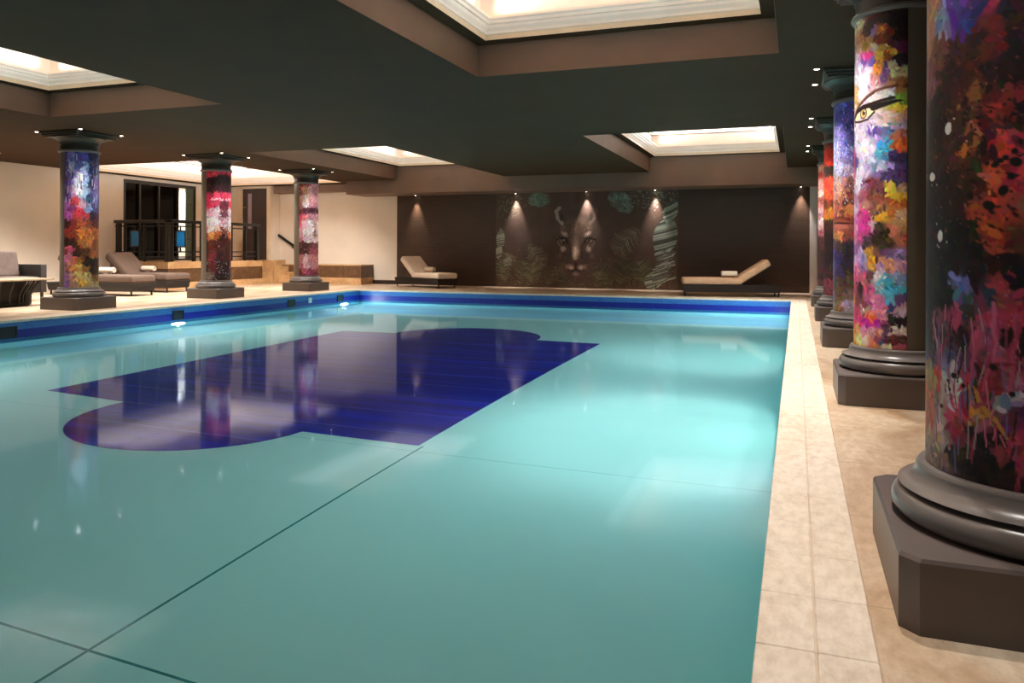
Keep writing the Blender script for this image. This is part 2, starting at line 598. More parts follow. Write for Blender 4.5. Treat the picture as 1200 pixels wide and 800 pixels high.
# ceiling with the coffers cut out
coffers = [(-3.32, -0.165, 1.6, 7.9), (-3.35, -0.20, 12.5, BEAM_Y), (-10.22, -7.12, 2.0, 8.27), (-10.24, -7.12, 12.6, BEAM_Y), (-16.34, -12.05, 13.3, 19.25)]
mb = MB()
for a, b, c, d in rects_minus(LX - 0.3, RX + 0.2, YN, YB + 0.3, coffers):
    mb.box((a, c, ZC), (b, d, ZC + 0.006))
struct(mb, 'ceiling', M['ceil'], 'dark olive grey painted ceiling', 'ceiling')
cnames = ['lit ceiling coffer over the near pool, largest in view', 'lit ceiling coffer above the right half of the puma wall', 'lit ceiling coffer above the near left column', 'lit ceiling coffer left of the puma mural by the back wall', 'lit ceiling coffer above the raised landing']
for (x0, x1, y0, y1), lab in zip(coffers, cnames):
    FZ = 2.915 if x0 < -16 else 3.26      # the one over the landing has no deep fascia
    mb = MB()

    def ring(i0, z0, i1, z1, mi):
        o = [(x0 + i0, y0 + i0, z0), (x1 - i0, y0 + i0, z0), (x1 - i0, y1 - i0, z0), (x0 + i0, y1 - i0, z0)]
        n = [(x0 + i1, y0 + i1, z1), (x1 - i1, y0 + i1, z1), (x1 - i1, y1 - i1, z1), (x0 + i1, y1 - i1, z1)]
        for k in range(4):
            j = (k + 1) % 4
            mb.quad(o[k], n[k], n[j], o[j], mi)
    if FZ > 3:
        ring(0.003, ZC + 0.001, 0.003, FZ, 0)            # brown fascia
    ring(0.003, FZ, 0.16, FZ, 4)         # soffit
    prof = [(0.16, FZ), (0.16, FZ + 0.055), (0.175, FZ + 0.06), (0.175, FZ + 0.085), (0.20, FZ + 0.12), (0.205, FZ + 0.15), (0.225, FZ + 0.155), (0.23, FZ + 0.185), (0.25, FZ + 0.20), (0.25, FZ + 0.225), (0.23, FZ + 0.235), (0.10, FZ + 0.235), (0.06, FZ + 0.235), (0.06, FZ + 0.50)]
    for k in range(len(prof) - 1):
        ring(*prof[k], *prof[k + 1], 1 if k == 0 else 3)
    z = FZ + 0.50
    mb.quad((x0 + 0.06, y0 + 0.06, z), (x0 + 0.06, y1 - 0.06, z), (x1 - 0.06, y1 - 0.06, z), (x1 - 0.06, y0 + 0.06, z), 2)
    struct(mb, 'ceiling_coffer', [M['fascia'], M['trimcream'], M['cove_cream'], M['cornice'], M['ceil']], lab, 'ceiling coffer')
    # LED lines lying on the cornice ledge, shining up
    zz = FZ + 0.275
    P = 21.0
    cl = (1.0, 0.93, 0.85)
    lx, ly = x1 - x0 - 0.3, y1 - y0 - 0.3
    tl = R(122)
    for (px, py, sx, sy, rx, ry) in (((x0 + x1) / 2, y0 + 0.13, lx, 0.05, tl, 0), ((x0 + x1) / 2, y1 - 0.13, lx, 0.05, -tl, 0), (x0 + 0.13, (y0 + y1) / 2, 0.05, ly, 0, -tl), (x1 - 0.13, (y0 + y1) / 2, 0.05, ly, 0, tl)):
        lamp('cove_led', 'AREA', (px, py, zz), P * max(sx, sy) * (1.5 if x0 < -16 else 1), cl, (rx, ry, 0), shape='RECTANGLE', size=sx, size_y=sy, spread=R(85))

# dropped beams along the back wall
mb = MB()
mb.box((-11.85, BEAM_Y, BEAM_Z), (RX, YB, ZC))
struct(mb, 'ceiling_beam', M['fascia'], 'brown dropped beam above the dark back wall', 'beam')
mb = MB()
mb.box((-14.86, 19.5, 2.69), (-11.85, YB, ZC))
struct(mb, 'ceiling_beam_low', M['fascia'], 'brown beam over the cream wall by the steps', 'beam')

# walls
mb = MB()
mb.box((LX, YB, 0), (RX + 0.2, YB + 0.2, ZC))
struct(mb, 'wall_back', M['cream'], 'cream back wall behind the pool', 'wall')
mb = MB()
gy0, gy1, gz0, gz1 = 15.47, 18.05, PLZ, 2.82
for a, b, c, d in ((YN, gy0, 0, ZC), (gy1, YB, 0, ZC), (gy0, gy1, 0, gz0), (gy0, gy1, gz1, ZC)):
    mb.box((LX - 0.2, a, c), (LX, b, d))
struct(mb, 'wall_left', M['cream'], 'cream left wall with the glazed screen', 'wall')
mb = MB()
mb.box((RX, YN, 0), (RX + 0.2, YB, ZC))
struct(mb, 'wall_right', M['darkwall'], 'dark wall behind the right row of columns', 'wall')
mb = MB()
for a, b, c, d in ((LX, -15.93, PLZ, ZC), (-15.02, -14.86, PLZ, ZC), (-15.93, -15.02, 2.835, ZC)):
    mb.box((a, 19.4, c), (b, YB, d))
struct(mb, 'wall_back_landing', M['cream'], 'cream wall around the landing door', 'wall')
mb = MB()
mb.box((-10.80, YB - 0.02, 0.0), (0.30, YB, BEAM_Z))
struct(mb, 'wall_back_wallpaper', M['wallpaper'], 'dark brown textured wallpaper across the back wall', 'wallpaper')
mb = MB()
mb.box((0.30, YB - 0.05, 0), (0.46, YB, BEAM_Z))
struct(mb, 'trim_3', M['offwhite'], 'narrow white strip ending the dark back wall', 'trim')
mb = MB()
mb.box((-11.72, YB - 0.02, 0), (-10.80, YB, 0.115))
struct(mb, 'baseboard_back', M['baseboard'], 'dark baseboard under the cream back wall', 'baseboard')

# raised landing: stone nosing, brown panel, projecting base
mb = MB()
mb.box((LX, PLY, 0), (PLX, YB, PLZ - 0.17), 1)
mb.box((LX, PLY - 0.01, PLZ - 0.17), (PLX + 0.01, YB, PLZ), 0)
mb.box((LX, PLY - 0.22, 0), (PLX + 0.22, 18.7, 0.15), 0)
struct(mb, 'landing', [M['stepstone'], M['granite']], 'raised stone landing with a brown stone face', 'landing')
mb = MB()
h = PLZ / 4
xs = PLX + 0.011
SB = 19.12
for k, xe in enumerate((-14.25, -14.03, -13.70, -13.32)):
    zt = PLZ - k * h - 0.001
    mb.box((xs, 18.7, 0), (xe, SB - 0.002, zt - 0.03), 0)
    mb.box((xs, 18.685, zt - 0.03), (xe + 0.015, SB - 0.002, zt), 0, bev=0.006, seg=1)
    xs = xe + 0.0155 if k < 3 else xe
struct(mb, 'steps', M['stepstone'], 'pale stone steps descending from the landing', 'steps')
mb = MB()
mb.box((PLX + 0.015, SB, 0.19), (-11.58, YB, 0.535), 1)
mb.box((PLX + 0.015, SB - 0.01, 0.535), (-11.57, YB, 0.56), 0)
mb.box((PLX + 0.015, SB - 0.001, 0), (-11.58, YB, 0.19), 0)
mb.box((-13.30, SB - 0.10, 0), (-11.52, SB - 0.001, 0.19), 0)
struct(mb, 'low_stone_ledge', [M['stepstone'], M['granite']], 'low brown stone ledge beside the steps', 'ledge')

# landing door
d1 = empty('door_1', (-15.475, 19.4, PLZ), 0, 'dark grey door with a narrow pale window on the landing', 'door', kind='structure')
mb = MB()
for a, b, c, d in ((-0.67, -0.455, 0, 2.29), (0.455, 0.61, 0, 2.29), (-0.455, 0.455, 2.165, 2.29)):
    mb.box((a, -0.03, c), (b, 0.0, d), bev=0.008, seg=1)
    mb.box((a + 0.03, -0.045, c), (b - 0.03 if b > 0.5 or a < -0.5 else b, -0.03, d - 0.02), bev=0.006, seg=1)
mb.build('door_frame', M['trimcream'], d1)
mb = MB()
mb.box((-0.455, 0.02, 0.005), (0.455, 0.07, 2.165))
mb.box((-0.28, 0.012, 0.95), (-0.26, 0.02, 2.02))
mb.box((-0.12, 0.012, 0.95), (-0.10, 0.02, 2.02))
mb.box((-0.28, 0.012, 0.93), (-0.10, 0.02, 0.95))
mb.box((-0.28, 0.012, 2.02), (-0.10, 0.02, 2.04))
leaf = mb.build('door_leaf', M['doorleaf'], d1)
mb = MB()
mb.box((-0.26, 0.014, 0.95), (-0.10, 0.019, 2.02))
mb.build('vision_panel', M['paleglass'], leaf)
mb = MB()
mb.tube([(-0.40, 0.02, 1.60), (-0.40, -0.04, 1.60)], 0.012)
mb.tube([(-0.40, -0.04, 1.60), (-0.29, -0.04, 1.60)], 0.012)
mb.build('door_handle', M['metal'], leaf)

# glazed screen in the left wall
w1 = empty('window_1', (LX, 15.47, PLZ), 0, 'dark glazed screen in the left wall, one bay lit', 'window', kind='structure')
L = gy1 - gy0
H = gz1 - gz0
mb = MB()
mb.box((-0.12, 0, H - 0.09), (0.02, L, H))
mb.box((-0.12, 0, 0), (0.02, L, 0.06))
for y in (0, 0.50, 1.16, 1.86, L - 0.06):
    mb.box((-0.12, y, 0.06), (0.02, y + 0.055, H - 0.09))
mb.build('screen_frame', M['doorframe'], w1)
for y in (0.055, 0.555, 1.215):
    e = {0.055: 0.50, 0.555: 1.16, 1.215: 1.86}[y]
    mb = MB()
    mb.box((-0.07, y, 0.06), (-0.05, e, H - 0.09))
    mb.build('pane', M['blackglass'], w1)
mb = MB()
mb.box((-0.06, 2.24, 0.06), (-0.02, L - 0.06, H - 0.09))
lf = mb.build('green_door_leaf', M['greenleaf'], w1)
mb = MB()
mb.tube([(-0.02, 2.30, 1.62), (0.03, 2.30, 1.62)], 0.012)
mb.tube([(0.03, 2.30, 1.62), (0.03, 2.42, 1.62)], 0.012)
mb.build('door_handle', M['metal'], lf)
# lit corridor behind the open bay
mb = MB()
for a, b in (((-18.4, 16.9, PLZ), (-18.3, 18.6, 2.9)), ((-18.4, 16.9, PLZ), (LX - 0.2, 16.95, 2.9)), ((-18.4, 18.55, PLZ), (LX - 0.2, 18.6, 2.9)), ((-18.4, 16.9, 2.85), (LX - 0.2, 18.6, 2.9)), ((-18.4, 16.9, PLZ - 0.05), (LX - 0.2, 18.6, PLZ))):
    mb.box(a, b)
struct(mb, 'wall_corridor', M['offwhite'], 'white lit corridor behind the glazed screen', 'wall')
lamp('corridor_lamp', 'AREA', (-17.5, 17.8, 2.80), 60, (0.92, 1.0, 0.96), (0, 0, 0), shape='RECTANGLE', size=0.8, size_y=0.8)


# ------------------------------------------------------------------ painted surfaces
class Canvas:
    """colour grid in metres; each cell becomes a mesh vertex"""
    def __init__(self, w, h, nx, ny):
        self.w, self.h, self.nx, self.ny = w, h, nx, ny
        self.X, self.Y = np.meshgrid(np.linspace(0, w, nx), np.linspace(0, h, ny))
        self.a = np.zeros((ny, nx, 3), np.float32)

    def win(self, x0, x1, y0, y1):
        i0 = max(0, int(math.floor(x0 / self.w * (self.nx - 1))))
        i1 = min(self.nx, int(math.ceil(x1 / self.w * (self.nx - 1))) + 1)
        j0 = max(0, int(math.floor(y0 / self.h * (self.ny - 1))))
        j1 = min(self.ny, int(math.ceil(y1 / self.h * (self.ny - 1))) + 1)
        if i0 >= i1 or j0 >= j1:
            return None
        return slice(j0, j1), slice(i0, i1)

    def put(self, s, m, col):
        m = np.clip(m, 0, 1)[..., None].astype(np.float32)
        self.a[s] = self.a[s] * (1 - m) + np.asarray(col, np.float32) * m

    def daub(self, x, y, rx, ry, ang, col, alpha=1.0, soft=0.35):
        r = max(rx, ry) * 1.15
        s = self.win(x - r, x + r, y - r, y + r)
        if s is None:
            return
        dx, dy = self.X[s] - x, self.Y[s] - y
        c, sn = math.cos(ang), math.sin(ang)
        d = np.sqrt(((dx * c + dy * sn) / rx) ** 2 + ((-dx * sn + dy * c) / ry) ** 2)
        self.put(s, (1 - d) / soft * alpha if soft > 0 else (d < 1) * alpha, col)

    def line(self, pts, w, col, alpha=1.0, taper=True):
        for k in range(len(pts) - 1):
            (x0, y0), (x1, y1) = pts[k], pts[k + 1]
            ww = w * (1 - 0.6 * k / max(1, len(pts) - 1)) if taper else w
            s = self.win(min(x0, x1) - ww, max(x0, x1) + ww, min(y0, y1) - ww, max(y0, y1) + ww)
            if s is None:
                continue
            dx, dy = x1 - x0, y1 - y0
            L2 = dx * dx + dy * dy + 1e-9
            t = np.clip(((self.X[s] - x0) * dx + (self.Y[s] - y0) * dy) / L2, 0, 1)
            d = np.hypot(self.X[s] - x0 - t * dx, self.Y[s] - y0 - t * dy)
            self.put(s, (1 - d / ww) * 2.5 * alpha, col)

    def idw(self, C, pw=3.0):
        P = np.array([(c[0], c[1]) for c in C], np.float32)
        K = np.array([c[2] for c in C], np.float32)
        flatX, flatY = self.X.ravel(), self.Y.ravel()
        out = np.zeros((flatX.size, 3), np.float32)
        for a in range(0, flatX.size, 20000):
            d = (flatX[a:a + 20000, None] - P[None, :, 0]) ** 2 + (flatY[a:a + 20000, None] - P[None, :, 1]) ** 2
            w = 1.0 / (d + 1e-5) ** (pw / 2 + 0.5)
            w /= w.sum(1, keepdims=True)
            out[a:a + 20000] = w @ K
        self.a = out.reshape(self.ny, self.nx, 3)


def paint_controls(cv, C, n, smin, jit=0.07, speck=0):
    """broad colour fields, then daubs of the local colour with broken edges"""
    cv.idw(C)
    P = np.array([(c[0], c[1]) for c in C])
    K = np.array([c[2] for c in C])
    S = np.array([c[3] for c in C])
    order = rng.permutation(len(C))
    for i in order:
        for _ in range(3):
            a = rng.uniform(0, PI)
            cv.daub(P[i, 0] + rng.normal() * S[i] * 0.3, P[i, 1] + rng.normal() * S[i] * 0.3, S[i] * rng.uniform(0.6, 1.25), S[i] * rng.uniform(0.35, 0.8), a, np.clip(K[i] + rng.normal(size=3) * jit * 0.5, 0, 1), 0.9, 0.18)
    for _ in range(n):
        x, y = rng.uniform(0, cv.w), rng.uniform(0, cv.h)
        d = np.hypot(P[:, 0] - x, P[:, 1] - y) + rng.exponential(0.009, len(C))
        i = int(d.argmin())
        col = np.clip(K[i] * rng.uniform(0.75, 1.22) + rng.normal(size=3) * jit, 0, 1)
        s = smin * rng.uniform(0.6, 2.2)
        cv.daub(x, y, s * rng.uniform(1.0, 3.2), s, rng.choice([PI / 2, 0.6, 2.3, 1.2]) + rng.normal() * 0.35, col, rng.uniform(0.5, 1.0), 0.15)
    for _ in range(speck):
        x, y = rng.uniform(0, cv.w), rng.uniform(0, cv.h)
        d = np.hypot(P[:, 0] - x, P[:, 1] - y)
        col = K[int(d.argmin())] * (0.25 if rng.random() < 0.5 else 0.7) + (0 if rng.random() < 0.5 else 0.3)
        cv.daub(x, y, smin * rng.uniform(0.2, 0.6), smin * rng.uniform(0.2, 0.9), rng.uniform(0, PI), np.clip(col, 0, 1), 1, 0.4)


def grid_mesh(name, co, canvas, mat, parent=None, sat=1.0):
    ny, nx = canvas.ny, canvas.nx
    me = bpy.data.meshes.new(name)
    nv, nf = nx * ny, (nx - 1) * (ny - 1)
    idx = np.arange(nv).reshape(ny, nx)
    q = np.stack([idx[:-1, :-1], idx[:-1, 1:], idx[1:, 1:], idx[1:, :-1]], -1).reshape(-1, 4)
    me.vertices.add(nv)
    me.vertices.foreach_set('co', co.reshape(-1).astype(np.float32))
    me.loops.add(nf * 4)
    me.loops.foreach_set('vertex_index', q.reshape(-1).astype(np.int32))
    me.polygons.add(nf)
    me.polygons.foreach_set('loop_start', np.arange(0, nf * 4, 4, dtype=np.int32))
    me.polygons.foreach_set('loop_total', np.full(nf, 4, np.int32))
    me.polygons.foreach_set('use_smooth', np.ones(nf, bool))
    me.update(calc_edges=True)
    me.validate()
    c = np.clip(canvas.a, 0, 1)
    c = np.where(c <= 0.04045, c / 12.92, ((c + 0.055) / 1.055) ** 2.4)
    rgba = np.ones((nv, 4), np.float32)
    rgba[:, :3] = c.reshape(-1, 3)
    at = me.color_attributes.new('paint', 'FLOAT_COLOR', 'POINT')
    at.data.foreach_set('color', rgba.reshape(-1))
    me.materials.append(mat)
    o = bpy.data.objects.new(name, me)
    COL.objects.link(o)
    if parent is not None:
        o.parent = parent
    return o


ART = {}
ART['one'] = """455,1734,96643f,13 382,1675,7a82aa,23 315,1699,46328a,23 289,1651,3a2a78,23 255,1678,38206a,20 209,1675,9c2050,18 163,1660,1c1016,23 131,1660,38181c,20 197,1617,702018,20 234,1590,2a1012,23 141,1594,2c0c0c,23 463,1646,8a5a4a,13 406,1593,5a2e26,20 321,1573,3a1612,23 260,1536,401814,23 197,1547,581c14,20 152,1527,1c0c0c,23 141,1468,120808,23 197,1489,301010,23 462,1542,6a3a36,13 452,1501,7a4a48,10 358,1495,2e1410,20 288,1470,3e1a14,23 246,1443,84502e,18 208,1428,54221a,20 152,1419,90302a,18 405,1429,1a0e0a,23 416,1342,1c100a,23 349,1308,3c1e14,20 303,1351,4a2418,18 264,1322,b06a36,15 246,1344,c06c50,15 220,1364,501e1a,15 196,1384,c83a30,18 162,1368,7c1c18,18 130,1353,301010,18 208,1327,5a201c,15 184,1301,d8463a,20 140,1309,c83a50,20 208,1269,3e1814,18 189,1232,e05a36,20 157,1269,d84040,20 130,1262,e03a62,18 195,1198,e86a3a,18 162,1184,e04a3a,20 129,1194,d83a4a,18 184,1128,d4442e,15 150,1115,cc3a2a,18 129,1126,a06a50,15 287,1229,4c2416,20 356,1210,241209,23 302,1145,2c160c,23 245,1190,3a1c12,20 237,1130,9a3a2a,13 402,1126,140c08,23 318,1061,120b08,25 431,987,1a110a,20 335,963,140d09,25 257,1012,1a0c08,23 195,1070,b8402c,15 161,1046,7a3424,20 129,1035,6a3828,18 179,1012,c04a34,13 206,977,2a120c,20 150,966,140808,23 128,921,100606,23 257,929,1a1210,20 295,903,6a74b4,8 286,887,5a5a8c,8 172,920,c0404a,10 165,886,a04050,13 206,884,2e3050,13 230,847,6a3a48,15 354,864,140e0a,23 411,861,20140c,18 375,813,7c4a5a,15 317,812,b03a6a,15 271,833,3a3a36,18 206,814,d04a8a,15 230,788,9a4a5a,15 149,818,c8384c,13 122,819,d04a60,13 353,753,5a3a4a,18 428,732,38281c,15 285,760,2a1a18,18 243,752,c05070,15 194,768,b84468,15 160,759,20100f,20 122,751,18090a,20 171,724,c05a7a,13 410,684,5a3e58,15 323,682,6a5c96,18 361,660,8c84ac,15 270,706,6c3258,15 230,706,8a4252,15 434,629,b0884a,13 398,642,d83c2a,13 341,631,c8c0c4,20 300,625,d8d0d0,18 275,641,b84a6a,13 243,669,3a1a1a,18 193,664,7a2830,18 149,669,8e5a60,18 128,694,a03a58,15 441,572,c8662c,13 387,561,a8847a,15 322,573,d4c8c8,20 275,586,8c7a80,15 230,631,a8343c,18 182,623,8a2e34,18 142,619,cfc0c6,15 127,649,c86a8c,13 170,593,b0a0a6,15 440,500,c05a34,13 382,507,c4a8a0,18 322,543,d84a60,15 284,560,dc2858,15 250,557,e8a03c,10 217,544,a06a3a,13 205,581,3c1a2a,15 138,556,6a2a5a,15 413,442,b8947a,15 360,442,b09a92,18 309,490,a82c4a,15 283,471,883048,15 242,492,1e1210,23 181,492,20100c,23 127,490,d04a66,15 142,464,a83a4e,15 193,513,7a3a50,13 413,379,9a7a6a,15 363,379,7a5a5c,15 315,416,322820,20 269,427,16110c,23 216,415,120e0a,25 159,404,180b0b,23 122,434,b83a56,15 122,377,2a1014,20"""
ART['two'] = """520,2636,d8b88c,29 475,2533,dcc09a,29 377,2548,e0c8a4,23 520,2456,c89464,29 304,2604,a05a4a,23 248,2595,7a2a44,23 247,2532,341a1c,35 162,2541,2c1616,35 88,2499,140a0c,35 278,2465,3e2020,29 352,2443,c07a52,23 277,2414,c88a68,23 233,2455,a87ab4,23 174,2448,e0842c,23 133,2423,7c3418,23 77,2403,180810,29 193,2390,8a3c28,23 104,2351,50182c,29 60,2329,5a1040,23 389,2377,cc9a7e,23 302,2374,c08a3c,23 225,2357,e8d8c4,23 156,2332,d8b46a,23 520,2367,a87890,23 420,2326,d8c8dc,23 330,2317,d05090,23 277,2311,e8308c,23 330,2277,6c4a9c,23 246,2259,7458ac,23 192,2277,eab43c,23 167,2306,f0c050,23 132,2283,a0542c,23 104,2307,e4b040,23 65,2246,241420,23 520,2278,c0b0cc,23 374,2257,c8b8d8,23 261,2222,ecd4e6,29 192,2198,f08a38,23 205,2234,f2a030,23 143,2190,7a4c94,23 98,2217,e0d4ac,29 76,2164,dccf9c,23 467,2195,e4d4ea,29 301,2161,ecdcf0,35 204,2127,d88a8a,23 155,2136,6e488a,23 103,2112,c08060,23 65,2096,a06a40,23 520,2129,c88a5c,17 464,2076,d8a86a,17 328,2092,ead0dc,29 224,2085,d4b4b8,23 191,2029,e4d8dc,23 131,2032,d8d8dc,23 103,2000,5c9884,23 64,1980,86a838,23 64,1936,ecc440,23 459,1851,e4d0d8,23 347,1806,d8c4dc,23 259,1823,e8dce4,23 190,1843,e6d0d4,29 130,1864,e8c8c0,23 75,1870,d4a08c,23 85,1815,b098b8,23 508,1811,a07cb0,23 259,1812,7058ac,23 203,1799,6850a4,23 153,1799,7470b4,23 113,1795,4a88b8,23 74,1759,c07a5c,23 63,1719,e87830,23 74,1681,e06a34,23 118,1707,48a4cc,23 159,1688,3c98c8,23 190,1730,b0a4d8,23 413,1740,d8cce4,23 298,1725,eee0f2,35 243,1679,ecdcee,29 369,1676,e6d4ea,29 189,1646,5aaed4,23 141,1625,4688b4,23 96,1627,3a2c5c,29 57,1608,32264e,23 520,1652,c83c74,17 520,1593,d02c66,17 431,1613,50407c,23 325,1613,dccce8,29 243,1617,c8c0e0,23 345,1546,eee4f4,29 368,1479,ece0f0,23 273,1551,c4b4d8,23 222,1564,7a8cc0,23 170,1560,bcc8e0,17 129,1551,a890c4,23 84,1537,4e3a74,29 189,1516,8868a8,23 129,1490,5c4484,23 73,1470,52386a,23 520,1515,c8608c,17 410,1424,dcc8e0,23 305,1451,a06a90,23 242,1452,7c3c44,29 188,1431,80404c,29 152,1390,7a3444,29 100,1405,f0d43a,29 112,1439,e8c83c,23 62,1414,c09878,17 73,1359,f0b834,23 111,1333,a85a3c,23 62,1314,c86a2c,23 450,1368,b87898,23 324,1372,b05a6c,23 256,1367,8a4a3c,23 201,1336,9a5244,23 296,1313,c88a78,23 169,1290,b47050,23 426,1290,e0c4dc,23 323,1268,d8508c,23 407,1231,dc6cb0,23 295,1221,e02c90,23 220,1252,8a5a4c,23 187,1223,e8a428,23 151,1239,eebc3c,23 100,1249,c87430,23 61,1237,e0b48c,23 342,1171,e83ca0,23 446,1156,e090b4,23 270,1152,c83484,23 241,1185,d8a4b8,23 187,1167,443020,29 150,1110,382212,29 199,1071,3a2414,29 116,1054,40281a,29 94,1126,d87c6c,23 61,1181,c89464,23 55,1082,b06a50,17 342,1096,c84880,23 445,1074,e878a0,23 405,1038,a05890,23 286,1055,4c3440,23 520,1009,5c4890,23 363,986,c0a0d0,23 442,938,d8a8cc,23 321,957,a89cd8,23 270,998,d89838,23 239,952,dca02c,23 199,981,8a5448,23 225,901,d8a850,23 156,998,604060,23 110,981,7c5a94,23 60,971,a880b8,23 144,942,e89478,23 104,915,e8a078,23 60,904,dca4b8,23 421,880,d86498,23 320,882,9070a8,23 186,897,caa0c0,23 403,822,e0508c,23 320,825,d86078,23 253,844,6c4450,23 198,829,e8dce0,17 161,802,5cbcd8,23 115,792,38a8cc,29 71,815,7a90c0,23 81,748,4cb4d0,23 143,746,54b0cc,23 185,756,a0b8c8,23 362,754,3c2c38,23 440,762,c0445c,17 284,752,b04868,23 238,731,d87098,23 97,692,50a8c8,23 59,694,60487c,23 198,688,e880b4,29 268,673,c8648c,23 386,666,7a3c34,23 520,658,e89044,17 319,635,8c3c48,23 238,629,e888bc,23 154,645,d874ac,23 97,637,4a3c70,23 59,616,c0a0b0,17 400,589,c83064,23 309,607,e0b0b0,23 238,589,f08c70,23 172,599,f090a0,23 283,569,e85838,23 224,562,ee5c34,23 160,566,e898a0,23 436,528,e03c70,23 338,524,e0248c,23 267,524,d818a0,29 197,530,c828a8,23 148,533,a83c88,23 102,558,2c2230,29 64,538,1c141c,29 520,461,eca040,17 399,472,e8a05c,23 308,475,e08cb0,23 237,470,e8a0a8,23 184,463,dc9488,23 125,490,584058,23 69,488,d0c0b8,17 521,402,f0c040,23 359,407,ecd890,23 299,407,f0e0cc,23 237,419,e88868,23 196,417,a05060,23 165,409,3c5c80,23 124,423,6c2c30,23 74,427,502022,29 458,349,e8b040,23 317,359,e8c890,23 216,370,d87848,23 136,372,dccca8,17 69,371,a85060,23"""
ART['three'] = """512,2604,a8a4cc,27 392,2581,645cac,27 261,2532,6c60b8,27 192,2522,5048a0,27 512,2436,b0a8d0,27 368,2430,5c509c,27 247,2376,6858b4,27 181,2341,504498,27 512,2268,c0b8dc,27 366,2229,8c84c4,27 259,2215,8074c0,27 180,2161,605098,27 513,2082,c8c4e4,27 346,2044,a8a4d8,27 246,2033,9890d0,27 180,1982,7868a0,27 513,1924,b8b0d0,27 311,1876,c4bce0,27 210,1850,a890b0,27 513,1766,c89c94,27 343,1724,dca898,27 232,1716,c08078,27 178,1713,7c4848,27 513,1617,d4a090,27 342,1606,dc9880,27 232,1581,c87850,27 178,1578,8a4838,27 513,1506,d0806c,27 324,1495,c86c54,27 220,1508,5c2c24,27 177,1462,d8844c,27 513,1431,d47858,27 294,1421,d07c5c,27 198,1399,c87048,27 513,1348,903c30,27 308,1331,7c3028,27 208,1319,6c2c24,27 513,1264,c8645c,27 293,1240,c05c50,27 197,1247,a04838,27 489,1180,c06c50,27 307,1167,d88848,27 207,1166,8c4838,27 513,1087,4c3458,27 306,1068,50342c,27 196,1067,382430,27 513,967,54407c,27 305,949,3c2c54,27 206,950,302030,27 513,809,7460a0,27 304,786,443058,27 206,815,382428,27 513,669,6c5488,27 303,650,58402c,27 205,681,503828,27 513,530,8c7098,27 303,541,6c4c34,27 215,545,7c6058,27 513,391,b09cb8,27 302,387,94683c,27 215,428,b098b0,27 513,251,c0a8b8,27 316,258,b0824c,27 214,302,c8b4dc,27 513,112,b0948c,27 300,133,7c5c7c,27 202,186,c0acd8,27"""
ART['four'] = """508,2633,482c24,37 472,2562,7c3020,37 508,2418,e83828,37 410,2380,f02c20,37 323,2296,d83020,37 509,2228,3c2c28,37 346,2174,322420,37 508,2065,8c3028,37 457,2021,f04030,37 300,1946,ec4c30,37 508,1913,e83c34,37 453,1857,f06034,37 320,1799,d84c2c,37 508,1711,5c2820,37 402,1704,6c3020,37 509,1585,d0682c,37 367,1528,e08030,37 509,1433,90402c,37 366,1378,44241c,37 509,1244,5c2c24,37 338,1179,341a16,37 509,992,502822,37 336,930,2c1614,37 509,740,3c1c18,37 360,706,3c201c,37 509,525,7c3038,37 358,482,8c3c48,37 509,349,6c2830,37"""
ART['five'] = """506,2604,dc6450,47 508,2523,e09484,47 506,2367,d04840,47 508,2286,e8a090,47 506,2145,c88078,47 508,2080,f0c4b8,47 506,1923,8c4038,47 508,1859,c8746c,47 506,1733,e8b8b8,47 508,1669,c08080,47 506,1512,ecd0d0,47 508,1464,d8a0a8,47 506,1306,a85c60,47 508,1227,58282a,47 507,989,44201e,47 459,911,3c1c1a,47 507,673,50262a,47 508,563,3c1e1e,47 507,404,64303a,47"""
ART['six'] = """10,2543,4c3c7c,57 144,2542,8474b8,57 256,2546,504498,57 367,2525,5c50a8,57 493,2537,342c50,57 11,2334,6c50a0,57 145,2333,c0bcdc,43 257,2337,7068b0,57 368,2315,a0b4dc,57 476,2324,302c50,57 577,2362,6c5878,43 32,2097,7c58a8,57 160,2153,a490c8,57 271,2128,ece8f4,71 369,2105,8cb0d8,57 478,2070,2c2c4c,57 579,2078,7c6488,43 33,1874,5c3c78,57 147,1902,b888b4,57 259,1932,e8e0ec,71 355,1880,a8c0e0,57 445,1829,34406c,57 581,1837,705c90,43 52,1707,b468bc,57 148,1652,8c3c78,43 191,1764,d04850,57 260,1640,dc3c48,57 328,1711,d0a0b0,57 415,1645,7c88b0,57 537,1650,4c4470,57 87,1540,c05cac,57 233,1569,d84050,57 371,1545,c84044,57 517,1522,3c2038,57 54,1401,481c1c,57 178,1401,8c2c28,57 302,1403,c86030,57 416,1406,8c4430,57 560,1410,5c2c24,57 72,1262,a03434,43 193,1235,8c3820,57 302,1264,d87c34,71 417,1252,d07038,57 561,1269,b05c30,57 37,1095,3c1c14,57 179,1067,48240f,57 317,1096,b46430,57 449,1097,cc7434,57 586,1056,7c4428,43 56,942,8c3c4c,43 121,984,d8587c,43 235,914,402010,57 373,929,5c3016,57 541,914,9c5428,43 74,844,d080a8,43 166,817,d47068,57 277,803,a06430,57 403,788,301a0c,71 564,758,2c1810,57 39,691,a06c7c,43 152,692,d88c5c,57 264,677,d09c50,57 375,648,a06834,57 522,617,30180f,57 58,552,8c70ac,57 181,538,c0987c,57 291,565,dcb474,57 420,549,c8a878,57 566,517,7c5438,43 59,413,7c60a0,57 196,413,b08478,57 305,426,d8b050,57 436,408,b49c64,57 566,375,a8906c,43"""
